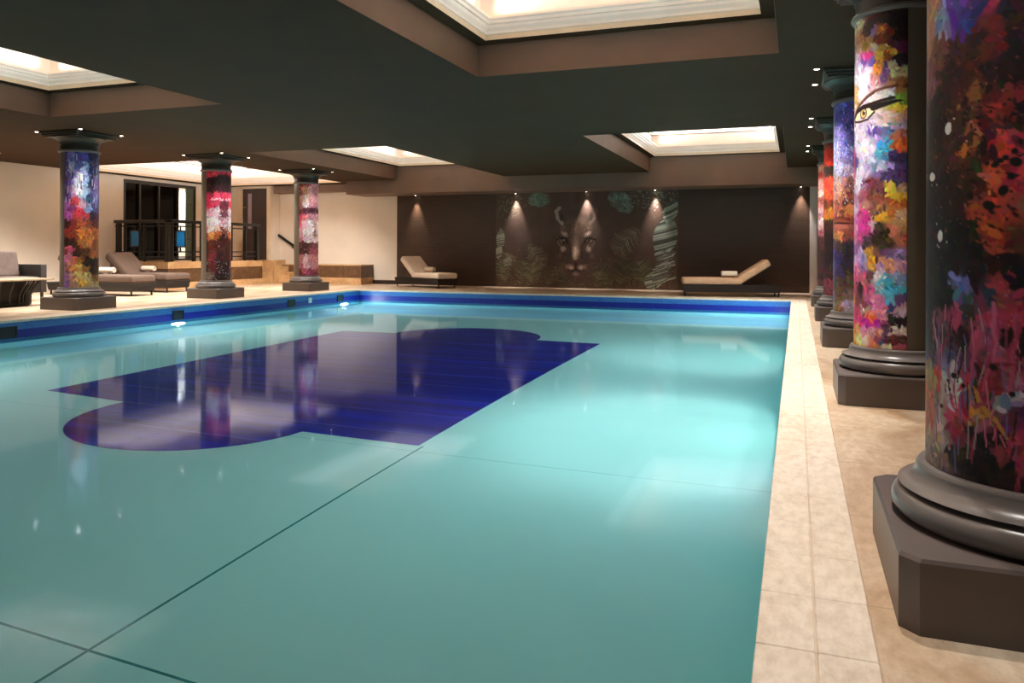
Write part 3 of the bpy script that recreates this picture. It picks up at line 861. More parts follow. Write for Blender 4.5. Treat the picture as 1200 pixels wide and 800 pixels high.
ART['seven'] = """-120,2881,301428,70 86,2856,3c1c3c,70 253,2860,482044,70 387,2869,38183c,53 -118,2708,3c1420,70 87,2683,5c1c30,70 254,2704,801c38,70 367,2763,b02c48,53 -81,2532,b02840,53 68,2528,e03450,70 218,2582,e83c54,70 347,2640,d83850,53 -80,2376,401c20,70 127,2373,281414,70 310,2395,301818,70 -78,2203,501c20,70 128,2217,442020,70 330,2240,382020,70 -77,2064,c82c48,53 90,2062,ec3860,70 238,2064,f04868,70 370,2069,d83858,53 -76,1926,b83050,53 91,1889,ec2c54,70 239,1908,c83c58,70 371,1895,6c2838,53 -75,1735,9c4460,53 92,1734,f0b0c0,70 240,1752,e8c8d0,70 372,1721,7c4450,53 -74,1545,8c5c74,53 92,1544,fcf4f8,88 223,1545,fcf0f4,88 352,1547,c8889c,53 -43,1406,c08088,53 113,1406,fce8e4,70 241,1407,f0c8b8,70 373,1374,8c4438,53 -42,1267,7c3020,53 132,1285,f09858,70 260,1286,c86434,70 374,1218,4c1e18,53 -41,1094,3c1814,70 133,1095,6c2c20,70 279,1096,54241c,70 -40,887,341612,70 153,853,843840,70 298,853,481e1c,70 -38,645,30140f,70 154,646,6c2c2c,70 318,645,381816,70 -66,437,5c4c50,70 97,439,6c5c60,70 264,403,3c2020,70 378,419,30181a,53 -36,264,8c8088,70 137,266,9c9094,70 282,265,4c383c,70 399,245,3c2428,53"""
ART['eight'] = """-21,2599,3c1c1c,62 127,2597,6c3434,62 284,2601,b06060,62 411,2608,d898a4,62 7,2393,7c3c38,62 150,2433,cc8878,62 285,2437,e0aca4,62 412,2402,c08090,62 8,2188,c89084,62 174,2208,ecc8bc,62 333,2213,c48c94,62 9,2044,b07078,62 174,2065,f0dcd8,62 334,2048,a06c80,62 10,1942,6c3034,62 175,1921,5c2430,62 335,1945,30101c,62 10,1777,d85068,62 153,1777,e07888,62 311,1780,b07884,62 11,1613,e05c78,62 154,1613,e8b0bc,62 312,1616,ecd8dc,62 447,1619,b89088,62 38,1408,d8a0b0,62 177,1409,ecd8e0,62 337,1411,e4ccd4,62 448,1371,8c7058,62 39,1244,d088a0,62 200,1245,e0c0cc,62 363,1246,e0bcc4,62 14,1101,502428,62 178,1101,442020,62 339,1102,6c3438,62 15,957,3c1c1c,62 179,958,502826,62 365,958,904048,62 41,793,a06878,62 180,773,d8b4c4,62 340,793,c87880,62 42,609,9c5c70,62 203,609,d4acb8,62 367,608,c07c88,62 43,445,6c2838,62 181,466,a05468,62 342,464,803048,62"""


def controls(txt, arc):
    out = []
    for w in txt.split():
        s, z, h, m = w.split(',')
        out.append((int(s) / 1000 * arc, int(z) / 1000 - 0.362, hexc(h), int(m) / 1000))
    return out


Z0, Z1 = 0.362, 2.575


def art_canvas(key, rad):
    arc = PI * rad
    nx, ny, n, sm, sp = {'one': (260, 700, 4200, 0.0065, 1500), 'two': (230, 640, 3000, 0.0062, 500)}.get(key, (120, 340, 1600, 0.009, 400))
    cv = Canvas(arc, Z1 - Z0, nx, ny)
    C = controls(ART[key], arc)
    # unseen far side and top: repeat the seen colours mirrored about the seen edge
    smax = max(c[0] for c in C)
    smin = min(c[0] for c in C)
    C += [(min(arc, 2 * smax - c[0] + 0.02), c[1], c[2], c[3]) for c in C if 2 * smax - c[0] <= arc]
    C += [(2 * smin - c[0] - 0.02, c[1], c[2], c[3]) for c in C if 0 <= 2 * smin - c[0] - 0.02]
    zt = max(c[1] for c in C)
    C += [(c[0], 2 * zt - c[1] + 0.03, c[2], c[3]) for c in C if 2 * zt - c[1] < cv.h + 0.05 and c[1] > zt - 0.8]
    paint_controls(cv, C, n, sm, 0.06, sp)
    sx = {'one': lambda s: 1.185 * s * arc, 'two': lambda s: (1.12 * s + 0.45 * max(0, s - 0.28)) * arc}.get(key, lambda s: s * arc)
    sz = lambda z: z - Z0
    if key == 'one':
        # pink drips and cross strokes low down
        for s0, z0, s1, z1, w, c in ((.178, .83, .221, .66, .012, 'c0506e'), (.2, .82, .1, .83, .012, 'c43c62'), (.148, .80, .19, .62, .011, 'b8486a'), (.11, .83, .128, .62, .010, 'c85070'), (.165, .86, .16, .70, .008, 'd06a8c'), (.222, .63, .137, .50, .013, 'c88a3c'), (.215, .66, .28, .58, .014, 'cc3a54'), (.104, .81, .138, .69, .008, 'b03858'), (.19, .69, .12, .70, .010, '8a2c3a'), (.21, .57, .16, .60, .008, 'a04058'), (.33, .70, .36, .80, .008, 'b8909a'), (.30, .62, .33, .50, .012, 'cbb0aa'), (.27, .68, .26, .56, .016, 'd4c8ca')):
            pts = [(sx(s0 + (s1 - s0) * k / 6 + rng.normal() * .003), sz(z0 + (z1 - z0) * k / 6)) for k in range(7)]
            cv.line(pts, w, hexc(c), 0.8)
        for k in range(90):
            s, z = rng.uniform(.1, .36), rng.uniform(.38, .85)
            cv.line([(sx(s), sz(z)), (sx(s) + rng.normal() * .01, sz(z) - rng.uniform(.02, .10))], .003, hexc(rng.choice(['a84460', 'a89c9c', 'a83450', 'e07090', '7a6098', '18100e'])), .7)
        for k in range(260):
            s, z = rng.uniform(.1, .36), rng.uniform(1.0, 1.6)
            cv.daub(sx(s), sz(z), rng.uniform(.004, .016), rng.uniform(.002, .007), rng.normal() * .5 + .6, hexc(rng.choice(['7c2c20', '5a1a14', '100807', '8c4028', '0c0605', '1a0d0a'])), .7, .5)
        for s, z, a, b in ((.1167, 1.241, .017, .014), (.126, 1.203, .012, .010), (.1753, 1.127, .019, .014), (.1434, 1.166, .014, .016), (.1594, 1.240, .010, .007), (.18, 1.2417, .007, .007), (.138, 1.254, .009, .008), (.15, 1.247, .010, .008), (.165, 1.235, .008, .006), (.119, 1.27, .010, .009), (.27, .647, .010, .010), (.24, .623, .008, .007), (.2835, .604, .006, .006), (.3158, .55, .008, .008), (.1635, .687, .012, .010), (.1222, .62, .009, .009), (.255, .66, .005, .005), (.29, .63, .005, .005)):
            cv.daub(sx(s), sz(z), a, b, 0.4, hexc('0e0806'), 1, .25)
        for s, z, a, b in ((.2927, 1.356, .014, .0185), (.372, 1.224, .022, .014), (.3248, 1.046, .0135, .018)):
            cv.daub(sx(s), sz(z), a, b, 0.1, hexc('f4f0e8'), 1, .12)
            for q in range(6):
                cv.daub(sx(s) + rng.normal() * a, sz(z) + rng.normal() * b, .004, .004, 0, hexc('e8e0d8'), 1, .4)
    if key == 'two':
        # a single large eye with heavy lashes and brow
        E = lambda pts, w, c, al=1.0: cv.line([(sx(a), sz(b)) for a, b in pts], w, hexc(c), al, False)
        for k in range(40):
            cv.daub(sx(rng.uniform(.06, .38)), sz(rng.uniform(1.86, 2.05)), .03, .013, rng.normal() * .3, hexc(rng.choice(['ecdcd8', 'e4d0cc', 'f0e4e2', 'dcc4bc'])), .6, .5)
        E([(.40, 1.925), (.33, 1.985), (.26, 2.035), (.20, 2.062), (.13, 2.075), (.06, 2.08)], .013, '6a4034', .7)
        E([(.40, 1.915), (.33, 1.975), (.26, 2.025), (.20, 2.052)], .006, '3a1c18', .8)
        E([(.39, 1.905), (.345, 1.958), (.29, 1.978), (.23, 1.982), (.16, 1.992), (.08, 2.003)], .013, '2a1210')
        up = [(.385, 1.912), (.34, 1.95), (.29, 1.968), (.235, 1.968), (.19, 1.952)]
        for a, b in [(.33, 1.925), (.30, 1.93), (.27, 1.928), (.24, 1.93), (.215, 1.94), (.35, 1.915)]:
            cv.daub(sx(a), sz(b), .034, .030, 0, hexc('f0dfae'), 1, .3)
        cv.daub(sx(.287), sz(1.930), .038, .040, 0, hexc('4a2c1c'), 1, .15)
        cv.daub(sx(.287), sz(1.930), .030, .032, 0, hexc('d9b878'), 1, .2)
        cv.daub(sx(.283), sz(1.934), .017, .019, 0, hexc('241410'), 1, .2)
        cv.daub(sx(.278), sz(1.943), .006, .007, 0, hexc('fff6e6'), 1, .3)
        for k in range(18):       # dark wing out to the seam side
            f = k / 17
            cv.daub(sx(.205 - .155 * f), sz(1.955 + .028 * f), .03, .024 * (1 - f * .75), .15, hexc('1c0d0c'), 1, .25)
        E(up, .013, '1a0c0a')
        E([(.39, 1.905), (.36, 1.888), (.31, 1.878), (.25, 1.884), (.20, 1.925)], .009, '3a1c16')
        E([(.39, 1.93), (.375, 1.88), (.37, 1.86)], .008, '4a2820')
    if key == 'three':
        for s, z, w, h, c in ((.30, 1.31, .17, .045, 'a8503c'), (.30, 1.265, .15, .035, 'd07060'), (.30, 1.300, .18, .012, '3c1410'), (.27, 1.42, .05, .03, '7c4030')):
            cv.daub(sx(s), sz(z), w, h, .05, hexc(c), .85, .35)
        for k in range(260):
            s, z = rng.uniform(.05, .55), rng.uniform(1.5, 2.5)
            cv.daub(sx(s), sz(z), .006, .014, 0, hexc(rng.choice(['3c3470', '2c2450', 'd8d4ec'])), .8, .4)
    if key == 'six':
        for k in range(160):
            s, z = rng.uniform(.0, .9), rng.uniform(1.75, 2.55)
            cv.line([(sx(s), sz(z)), (sx(s), sz(z) - rng.uniform(.03, .14))], .007, hexc(rng.choice(['e0e0f0', '2c2450', '9cb4e0', '4c3c90'])), .6)
    if key == 'seven':
        for k in range(60):
            cv.daub(sx(rng.uniform(.1, .8)), sz(rng.uniform(1.98, 2.03)), .010, .016, 0, hexc('f8d8dc'), .8, .4)
        for k in range(120):
            cv.daub(sx(rng.uniform(.0, .9)), sz(rng.uniform(.38, .75)), .010, .012, 0, hexc(rng.choice(['d0ccd0', '8c888c', '1c1012'])), .8, .4)
        for k in range(80):
            a, rr = rng.uniform(0, 2 * PI), abs(rng.normal()) * .16
            cv.daub(sx(.42) + rr * math.cos(a), sz(1.47) + rr * .8 * math.sin(a), .012, .012, 0, hexc('fff6f8'), .8, .4)
    if key == 'eight':
        for k in range(260):
            cv.daub(sx(rng.uniform(.0, .9)), sz(rng.uniform(.4, 2.4)), .008, .010, 0, hexc(rng.choice(['f4e4e8', 'c06878', '7c3848', 'e8b4bc'])), .7, .4)
    if key == 'one':
        cv.a *= 0.84
    return cv


# ------------------------------------------------------------------ columns
def column(loc, rad, key, side, label):
    """plinth, moulded base, grey shaft with a painted half wrap facing the pool, capital"""
    root = empty('painted_column', loc, 0, label, 'column')
    h, ch = 0.414, 0.045
    mb = MB()
    pts = [(-h + ch, -h), (h - ch, -h), (h, -h + ch), (h, h - ch), (h - ch, h), (-h + ch, h), (-h, h - ch), (-h, -h + ch)]
    c2 = [(x * 0.985, y * 0.985) for x, y in pts]
    mb.prism(pts, 0, 0.190)
    n = len(pts)
    mb._add([(x, y, 0.190) for x, y in pts] + [(x, y, 0.2) for x, y in c2], [tuple(range(n, 2 * n))] + [(i, (i + 1) % n, n + (i + 1) % n, n + i) for i in range(n)])
    mb.build('plinth', M['plinth'], root)
    mb = MB()
    big = 0.392
    prof = [(big - 0.075, 0.2005)]
    for k in range(13):
        a = -PI / 2 + PI * k / 12
        prof.append((big - 0.042 + 0.042 * math.cos(a), 0.243 + 0.042 * math.sin(a)))
    prof += [(big - 0.050, 0.287), (big - 0.050, 0.293), (big - 0.022, 0.294)]
    for k in range(9):
        a = PI / 2 * k / 8
        prof.append((rad + 0.030 + (big - 0.018 - rad - 0.030) * (1 - math.sin(a)), 0.296 + 0.038 * (1 - math.cos(a)) + 0.012 * k / 8))
    prof += [(rad + 0.030, 0.350), (rad + 0.022, 0.3595), (rad + 0.001, 0.3605)]
    mb.lathe(prof, 72)
    mb.build('base_moulding', M['base'], root)
    mb = MB()
    mb.lathe([(rad, 0.3605), (rad, 2.578)], 72)
    mb.build('shaft', M['shaft'], root)
    cv = art_canvas(key, rad)
    s = np.linspace(0, PI, cv.nx)
    z = np.linspace(Z0, Z1, cv.ny)
    rr = np.full(cv.nx, rad + 0.004)
    rr[0] = rr[-1] = rad - 0.001
    sg = -1 if side == 'R' else 1
    X = (rr * np.sin(s) * sg)[None, :].repeat(cv.ny, 0)
    Y = (-rr * np.cos(s))[None, :].repeat(cv.ny, 0)
    co = np.stack([X, Y, z[:, None].repeat(cv.nx, 1)], -1)
    w = grid_mesh('painted_wrap', co, cv, M['paint'], root)
    if side == 'R':
        w.data.flip_normals()
    w['label'] = 'abstract painted wrap on the pool side'
    mb = MB()
    mb.lathe([(rad + 0.002, 2.574), (rad + 0.022, 2.580), (rad + 0.030, 2.597), (rad + 0.022, 2.614), (rad + 0.004, 2.620)], 60)
    mb.build('neck_ring', M['base'], root)
    mb = MB()
    mb.lathe([(rad, 2.615), (rad, 2.70), (rad + 0.010, 2.705), (rad + 0.010, 2.725), (rad + 0.030, 2.765), (rad + 0.065, 2.795), (0.405, 2.815), (0.405, 2.822)], 60)
    for z0, z1, hh in ((2.822, 2.845, 0.375), (2.845, 2.875, 0.395), (2.875, ZC - 0.0005, 0.415)):
        mb.box((-hh, -hh, z0), (hh, hh, z1), bev=0.006, seg=1)
    mb.build('capital', M['capital'], root)
    return root


RAX, LAX = 0.674, -11.22
cols = [
    ((RAX, 2.67), .293, 'one', 'R', 'nearest right-hand column, dark red and black splattered art with white dots'),
    ((RAX, 5.87), .293, 'two', 'R', 'colourful painted column with one large eye in pink, white and orange'),
    ((RAX, 9.10), .293, 'three', 'R', 'purple painted column with lips, directly behind the column with the eye'),
    ((RAX, 12.30), .293, 'four', 'R', 'painted column with a bright red top, second from the back in the right row'),
    ((RAX, 15.40), .293, 'five', 'R', 'pale pink painted column at the back end of the right row'),
    ((LAX, 9.62), .285, 'six', 'L', 'blue, red and orange painted column beside the wicker sofa'),
    ((LAX, 12.86), .285, 'seven', 'L', 'red and black painted column with a white glow, in front of the railing'),
    ((LAX, 15.98), .285, 'eight', 'L', 'pink painted column in front of the stone steps'),
]
for (x, y), rad, key, side, lab in cols:
    column((x, y, 0), rad, key, side, lab)


# ------------------------------------------------------------------ puma mural
def puma():
    W, Hh = 4.94, 2.535
    cv = Canvas(W, Hh, 460, 240)
    base = np.array(hexc('46342a'))
    cv.a[:] = base
    # 1 unit = one cell of a 214 x 116 layout measured on the mural itself, y down from the top
    U = lambda x: x / 214 * W
    V = lambda y: (116 - y) / 116 * Hh
    k = W / 214
    def d(x, y, rx, ry, ang, c, al=.8, soft=.6):
        cv.daub(U(x), V(y), rx * k, ry * k, ang, hexc(c), al, soft)
    def frond(x, y, ang, L, n, c, w=.9, sp=.55, al=.7, curl=0.0):
        px, py = x, y
        for i in range(n):
            f = i / n
            a = ang + curl * f
            px += L / n * math.cos(a)
            py += L / n * math.sin(a)
            ll = L * sp * math.sin(PI * (0.12 + 0.86 * f)) * rng.uniform(.8, 1.1)
            for sgn in (-1, 1):
                b = a + sgn * R(52)
                pts = [(U(px + ll * t * math.cos(b + .25 * sgn * t)), V(py + ll * t * math.sin(b + .25 * sgn * t))) for t in (0, .35, .7, 1)]
                cc = np.clip(np.array(hexc(c)) * rng.uniform(.7, 1.2), 0, 1)
                cv.line(pts, w * k, cc, al)
    # background depth
    for _ in range(260):
        x, y = rng.uniform(0, 214), rng.uniform(0, 116)
        d(x, y, rng.uniform(6, 18), rng.uniform(5, 12), rng.uniform(0, PI), rng.choice(['3c2c24', '4a382e', '40332a', '50403a', '382a22']), .35, 1)
    # undergrowth
    for _ in range(420):
        x, y = rng.uniform(2, 212), 116 - abs(rng.normal()) * 18
        if 95 < x < 125 and y < 100:
            continue
        d(x, y, rng.uniform(1, 3), rng.uniform(.5, 1.2), rng.uniform(0, PI), rng.choice(['5e5a44', '4a4a36', '6c6850', '565040', '3a3426']), .6, .6)
    for x, y, a, L, c in ((14, 112, -1.9, 30, '5e6048'), (30, 114, -1.3, 30, '54563e'), (46, 114, -1.6, 26, '5c5a42'), (8, 100, -1.2, 26, '625e4a'), (150, 114, -1.4, 34, '4e5038'), (165, 112, -1.0, 30, '4a4c36'), (140, 112, -2.2, 28, '484a34'), (178, 110, -1.9, 26, '50523a'), (122, 116, -1.2, 20, '504a38'), (86, 116, -1.8, 18, '4e4636'), (64, 114, -1.2, 24, '52503a')):
        frond(x, y, a, L, 12, c, .9, .5)
    frond(40, 62, .95, 34, 14, '6a6450', .8, .42, .6)
    frond(172, 44, 2.35, 40, 16, '6c6856', .8, .42, .6)
    frond(60, 92, .25, 26, 10, '5a4c3e', .7, .3, .5)
    # hanging leaves at the top
    for a in (1.0, 1.35, 1.6, 1.9, 2.2):
        frond(54, -2, a, 18, 9, '5c6c5a', .9, .4, .7)
    for a in (1.6, 2.0, 2.5, 2.9):
        frond(158, 3, a, 22, 9, '607064', .9, .35, .7)
    for _ in range(130):
        d(16 + rng.normal() * 9, 16 + rng.normal() * 8, 1.6, .7, rng.uniform(0, PI), rng.choice(['5c6450', '707860', '4c5444']), .6, .6)
    for _ in range(150):
        d(186 + rng.normal() * 14, 8 + rng.normal() * 8, 1.8, .7, rng.uniform(0, PI), rng.choice(['6c7c6c', '86948a', '566456']), .6, .6)
    # big pale striped leaves right and left
    for (cx, cy, rx, ry) in ((200, 56, 13, 22), (190, 105, 12, 11), (206, 26, 8, 12)):
        for i in range(26):
            f = i / 25
            y0 = cy - ry + 2 * ry * f
            wd = rx * math.sqrt(max(0, 1 - ((y0 - cy) / ry) ** 2))
            cv.line([(U(cx - wd), V(y0 + 2)), (U(cx), V(y0 - 1)), (U(min(213, cx + wd)), V(y0 - 5))], .9 * k, hexc(rng.choice(['7c8476', '949a8a', '545c50', '34342c', '667062'])), .85, False)
    for i in range(40):
        y0 = 74 + i * .9
        cv.line([(U(192 + rng.uniform(-6, 6)), V(y0)), (U(204 + rng.uniform(-4, 8)), V(y0 - 6))], .8 * k, hexc(rng.choice(['8a9084', '5c6058', '484840'])), .7, False)
    for (cx, cy, rx, ry) in ((6, 58, 5, 12), (4, 74, 4, 8), (15, 86, 5, 5)):
        for i in range(20):
            f = i / 19
            y0 = cy - ry + 2 * ry * f
            wd = rx * math.sqrt(max(0, 1 - ((y0 - cy) / ry) ** 2))
            cv.line([(U(max(.5, cx - wd)), V(y0)), (U(cx + wd), V(y0 - 2))], .7 * k, hexc(rng.choice(['90907f', '6a6a5a', '443f35'])), .8, False)
    # ---- the head, seen from the front (centre line x = 99)
    cx = 98.5
    d(cx, 62, 26, 34, PI / 2, '33251d', .6, .8)
    d(cx, 58, 19, 27, 0, '5a4638', .55, .8)
    d(cx, 40, 17, 12, 0, '6a5342', .7, .8)       # forehead
    for s in (-1, 1):
        X = lambda o: cx + s * o * 1.10
        # ears: pale rim, dark hollow
        pts = [(U(X(15)), V(38)), (U(X(20)), V(31)), (U(X(21.5)), V(23)), (U(X(18)), V(19))]
        cv.line(pts, 2.6 * k, hexc('8f7e70' if s < 0 else '5c4c40'), .9, False)
        d(X(16), 30, 3, 6, 0, '2c2019', .8, .5)
        d(X(13), 44, 7, 5, s * .4, '7d6554', .6, .7)
        d(X(12.5), 51, 6.5, 3.6, s * .5, 'a89180', .9, .7)        # pale brow patch
        d(X(17.5), 60, 4, 7, 0, '8c7767', .8, .7)                  # cheek beside the eye
        d(X(14), 59, 6.5, 4.2, -s * .3, '2a1b14', .95, .35)        # eye surround
        d(X(14), 59, 4.2, 2.5, -s * .25, '77664c', 1, .3)
        d(X(13.6), 58.9, 2.0, 2.2, 0, '140c08', 1, .3)
        d(X(13.0), 58.0, .7, .7, 0, 'e8dccb', 1, .4)
        cv.line([(U(X(8)), V(62.5)), (U(X(12)), V(56.2)), (U(X(17)), V(55.5)), (U(X(20.5)), V(58))], 1.1 * k, hexc('160d09'), 1, False)
        cv.line([(U(X(7)), V(64)), (U(X(6)), V(72)), (U(X(7)), V(80))], 1.6 * k, hexc('3a281f'), .8, False)
        d(X(13.5), 69, 4.5, 5, s * .3, 'b39c8a', .9, .7)           # pale patch below the eye
        d(X(17), 77, 4, 5, s * .3, '6c5545', .6, .8)
        d(X(5.2), 91, 5.0, 4.2, s * .5, 'b59d8c', .9, .75)         # muzzle pads
        d(X(9.5), 90, 3.2, 3.4, 0, '8c7565', .6, .7)
        for i in range(10):
            d(X(rng.uniform(3, 10)), rng.uniform(88, 94), .35, .35, 0, '3a2a22', .9, .4)
        for i in range(6):
            cv.line([(U(X(8)), V(89 + i)), (U(X(18)), V(86 + 2.4 * i)), (U(X(27)), V(86 + 3.4 * i))], .22 * k, hexc('8c7a6a'), .3)
    d(cx, 62, 5, 12, 0, '7e6656', .7, .8)
    d(cx - .3, 73, 5.6, 11, 0, 'b09482', .9, .7)                   # nose bridge
    d(cx - 1.2, 76, 2.6, 9, 0, 'c4aa98', .8, .8)
    d(cx, 84.4, 5.6, 2.6, 0, '4a332b', 1, .4)                      # nose leather
    d(cx, 86.4, 3.2, 2.2, 0, '3a2620', 1, .4)
    cv.line([(U(cx), V(87)), (U(cx), V(93))], .8 * k, hexc('22160f'), 1, False)
    for s in (-1, 1):
        cv.line([(U(cx), V(93)), (U(cx + 5 * s), V(95.6)), (U(cx + 10 * s), V(94.5))], .8 * k, hexc('22160f'), 1)
    d(cx, 99, 6, 3.6, 0, '7c6657', .9, .7)                         # chin
    for s in (-1, 1):
        for i in range(5):
            cv.line([(U(cx + s * (2 + 2.4 * i)), V(37 + i)), (U(cx + s * (3 + 2.6 * i)), V(46 + .4 * i))], .7 * k, hexc('38281e'), .6, False)
    for _ in range(520):                                           # short fur strokes
        a = rng.uniform(0, 2 * PI)
        rr = rng.uniform(0, 1) ** .5
        x, y = cx + 21 * rr * math.cos(a), 64 + 32 * rr * math.sin(a)
        i, j = min(cv.nx - 1, max(0, int(x / 214 * cv.nx))), min(cv.ny - 1, max(0, int((116 - y) / 116 * cv.ny)))
        c = np.clip(cv.a[j, i] * rng.uniform(.8, 1.25), 0, 1)
        an = math.atan2(y - 84, x - cx)
        cv.line([(U(x), V(y)), (U(x + 2.4 * math.cos(an)), V(y + 2.4 * math.sin(an)))], .35 * k, c, .6)
    cv.a *= (1 + rng.normal(size=(cv.ny, cv.nx, 1)) * .05)
    xs = np.linspace(-7.74, -7.74 + W, cv.nx)
    zs = np.linspace(0.004, 0.004 + Hh, cv.ny)
    co = np.stack([np.broadcast_to(xs[None, :], (cv.ny, cv.nx)), np.full((cv.ny, cv.nx), YB - 0.026), np.broadcast_to(zs[:, None], (cv.ny, cv.nx))], -1)
    o = grid_mesh('puma_mural', co, cv, M['muralpaint'])
    tag(o, 'printed mural of a puma face among jungle leaves on the dark wall', 'mural')


puma()


# ------------------------------------------------------------------ loungers
def slab_bm(L, W, T, bev, crown=0.0):
    bm = bmesh.new()
    bmesh.ops.create_cube(bm, size=1)
    for v in bm.verts:
        v.co = Vector((v.co.x * L, v.co.y * W, v.co.z * T))
    bmesh.ops.bevel(bm, geom=bm.edges[:], offset=bev, segments=4, affect='EDGES', profile=0.6)
    bmesh.ops.subdivide_edges(bm, edges=[e for e in bm.edges if e.calc_length() > 0.25], cuts=7, use_grid_fill=True)
    for v in bm.verts:
        if v.co.z > 0:
            v.co.z += crown * (1 - (2 * v.co.x / L) ** 2) * (1 - (2 * v.co.y / W) ** 2)
    return bm


def lounger(loc, rot, cush, label, head=33, S=1.0):
    """foot end at the origin, head along +x"""
    root = empty('sun_lounger', loc, rot, label, 'sun lounger', 'sun loungers around the pool')
    W = 0.35
    mb = MB()
    L = 2.22
    # woven box: slightly tapering sides
    vs = [(0.03, -W + .02, .10), (L - .03, -W + .02, .10), (L - .03, W - .02, .10), (0.03, W - .02, .10), (0, -W, .265), (L, -W, .265), (L, W, .265), (0, W, .265)]
    mb._add(vs, [(0, 3, 2, 1), (4, 5, 6, 7), (0, 1, 5, 4), (1, 2, 6, 5), (2, 3, 7, 6), (3, 0, 4, 7)])
    mb.box((-0.008, -W - 0.008, .250), (L + 0.008, W + 0.008, .275), bev=0.006, seg=1)
    for k in range(5):
        z = .125 + .025 * k
        mb.box((0.005, -W - 0.004 + 0.02 * (1 - k / 5), z), (L - 0.005, W + 0.004 - 0.02 * (1 - k / 5), z + .014), bev=0.004, seg=1)
    mb.build('base', M['wicker'], root)
    for x in (0.06, L - 0.06):
        for y in (-W + 0.06, W - 0.06):
            mb = MB()
            mb.box((x - .016, y - .016, 0), (x + .016, y + .016, .105), bev=0.003, seg=1)
            mb.build('leg', M['leg'], root)
    mb = MB()
    mb.bm(slab_bm(1.36, 0.70, 0.16, 0.06, 0.012), M=Matrix.Translation((0.67, 0, 0.356)))
    mb.build('mattress', cush, root)
    a = R(head)
    T = Matrix.Translation((1.33, 0, 0.29)) @ Matrix.Rotation(-a, 4, 'Y')
    mb = MB()
    mb.bm(slab_bm(0.82, 0.70, 0.17, 0.065, 0.012), M=T @ Matrix.Translation((0.40, 0, 0.097)))
    mb.build('backrest', cush, root)
    mb = MB()
    mb.box((0.0, -0.32, -0.012), (0.80, 0.32, 0.010), M=T, bev=0.004, seg=1)
    for y in (-0.27, 0.27):
        e = T @ Vector((0.62, y, 0))
        mb.tube([tuple(e), (e.x + 0.10, y, 0.272)], 0.010, 8)
    mb.build('backrest_support', M['leg'], root)
    root.scale = (S, S, S)
    return root


def roll(loc, rot, label, tilt=0.0):
    """a rolled towel: spiral cross-section drawn out along x"""
    pts = []
    for k in range(64):
        t = k / 63
        a = 5.2 * PI * t
        r = 0.016 + 0.056 * t
        pts.append((r * math.cos(a), r * math.sin(a)))
    n = len(pts)
    mb = MB()
    Lh = 0.17
    vs, fs = [], []
    sec = [-1, -.96, -.5, 0, .5, .96, 1]
    for s in sec:
        sc = 0.93 if abs(s) == 1 else 1.0
        for y, z in pts:
            vs.append((s * Lh, y * sc, z * sc))
    for k in range(len(sec) - 1):
        for i in range(n - 1):
            fs.append((k * n + i, k * n + i + 1, (k + 1) * n + i + 1, (k + 1) * n + i))
    mb._add(vs, fs, 0, True)
    o = mb.build('rolled_towel', M['towel'])
    sd = o.modifiers.new('thick', 'SOLIDIFY')
    sd.thickness = 0.011
    sd.offset = -1
    o.location = loc
    o.rotation_euler = (0, tilt, rot)
    tag(o, label, 'towel', 'rolled towels on the loungers')
    return o


def on_lounger(lo, p):
    l, r = lo
    c, s = math.cos(r), math.sin(r)
    return (l[0] + c * p[0] - s * p[1], l[1] + s * p[0] + c * p[1], l[2] + p[2])


LO = [((-2.40, 17.62, 0), R(10), M['cush_tan'], 'tan cushioned lounger against the dark wall, right of the puma mural'),
      ((-8.46, 18.22, 0), R(152), M['cush_cream'], 'cream cushioned lounger against the dark wall, left of the puma mural'),
      ((-12.95, 12.68, 0), R(184), M['cush_dark'], 'brown cushioned lounger half behind the blue and orange column'),
      ((-13.36, 14.10, 0), R(178), M['cush_dark'], 'brown cushioned lounger directly in front of the raised landing')]
towel_labels = ['rolled cream towel on the tan lounger right of the puma mural', 'rolled cream towel on the cream lounger left of the mural',
                'rolled white towel on the lounger behind the blue and orange column', 'rolled white towel on the lounger in front of the landing']
for (l, r, cu, lab), tl in zip(LO, towel_labels):
    lounger(l, r, cu, lab, 33 if r < 1 else 38, {'c': 0.9, 't': 0.94}.get(lab[0], 1.0))
    sc = {'c': 0.9, 't': 0.94}.get(lab[0], 1.0)
    roll(on_lounger((l, r), (1.07 * sc, -0.12, 0.522 * sc + 0.004)), r + 0.12, tl)

# ------------------------------------------------------------------ sofa and table
so = empty('wicker_sofa', (-13.9, 10.85, 0), 0, 'dark wicker sofa with grey cushions by the left wall', 'sofa')
mb = MB()
mb.box((-0.40, -1.85, 0.16), (0.40, 0.0, 0.30), bev=0.01, seg=1)
mb.box((-0.40, -1.85, 0.30), (-0.30, 0.0, 0.62), bev=0.01, seg=1)
for k in range(12):
    z = .17 + .0108 * k
    mb.box((0.398, -1.84, z), (0.406, -0.01, z + .006))
mb.build('frame', M['wicker'], so)
for y0, y1 in ((-0.13, 0.0), (-1.85, -1.72)):
    mb = MB()
    mb.box((-0.40, y0, 0.16), (0.42, y1, 0.69), bev=0.015, seg=2)
    mb.build('armrest', M['wicker'], so)
for x in (-0.35, 0.36):
    for y in (-0.06, -1.79):
        mb = MB()
        mb.box((x - .02, y - .02, 0), (x + .02, y + .02, .17))
        mb.build('leg', M['leg'], so)
for yc in (-0.53, -1.32):
    mb = MB()
    mb.bm(slab_bm(0.70, 0.79, 0.15, 0.04, 0.01), M=Matrix.Translation((0.06, yc, 0.385)))
    mb.build('seat_cushion', M['cush_taupe'], so)
    mb = MB()
    mb.bm(slab_bm(0.16, 0.78, 0.50, 0.06, 0.0), M=Matrix.Translation((-0.215, yc, 0.69)) @ Matrix.Rotation(R(-10), 4, 'Y'))
    mb.build('back_cushion', M['cush_taupe'], so)

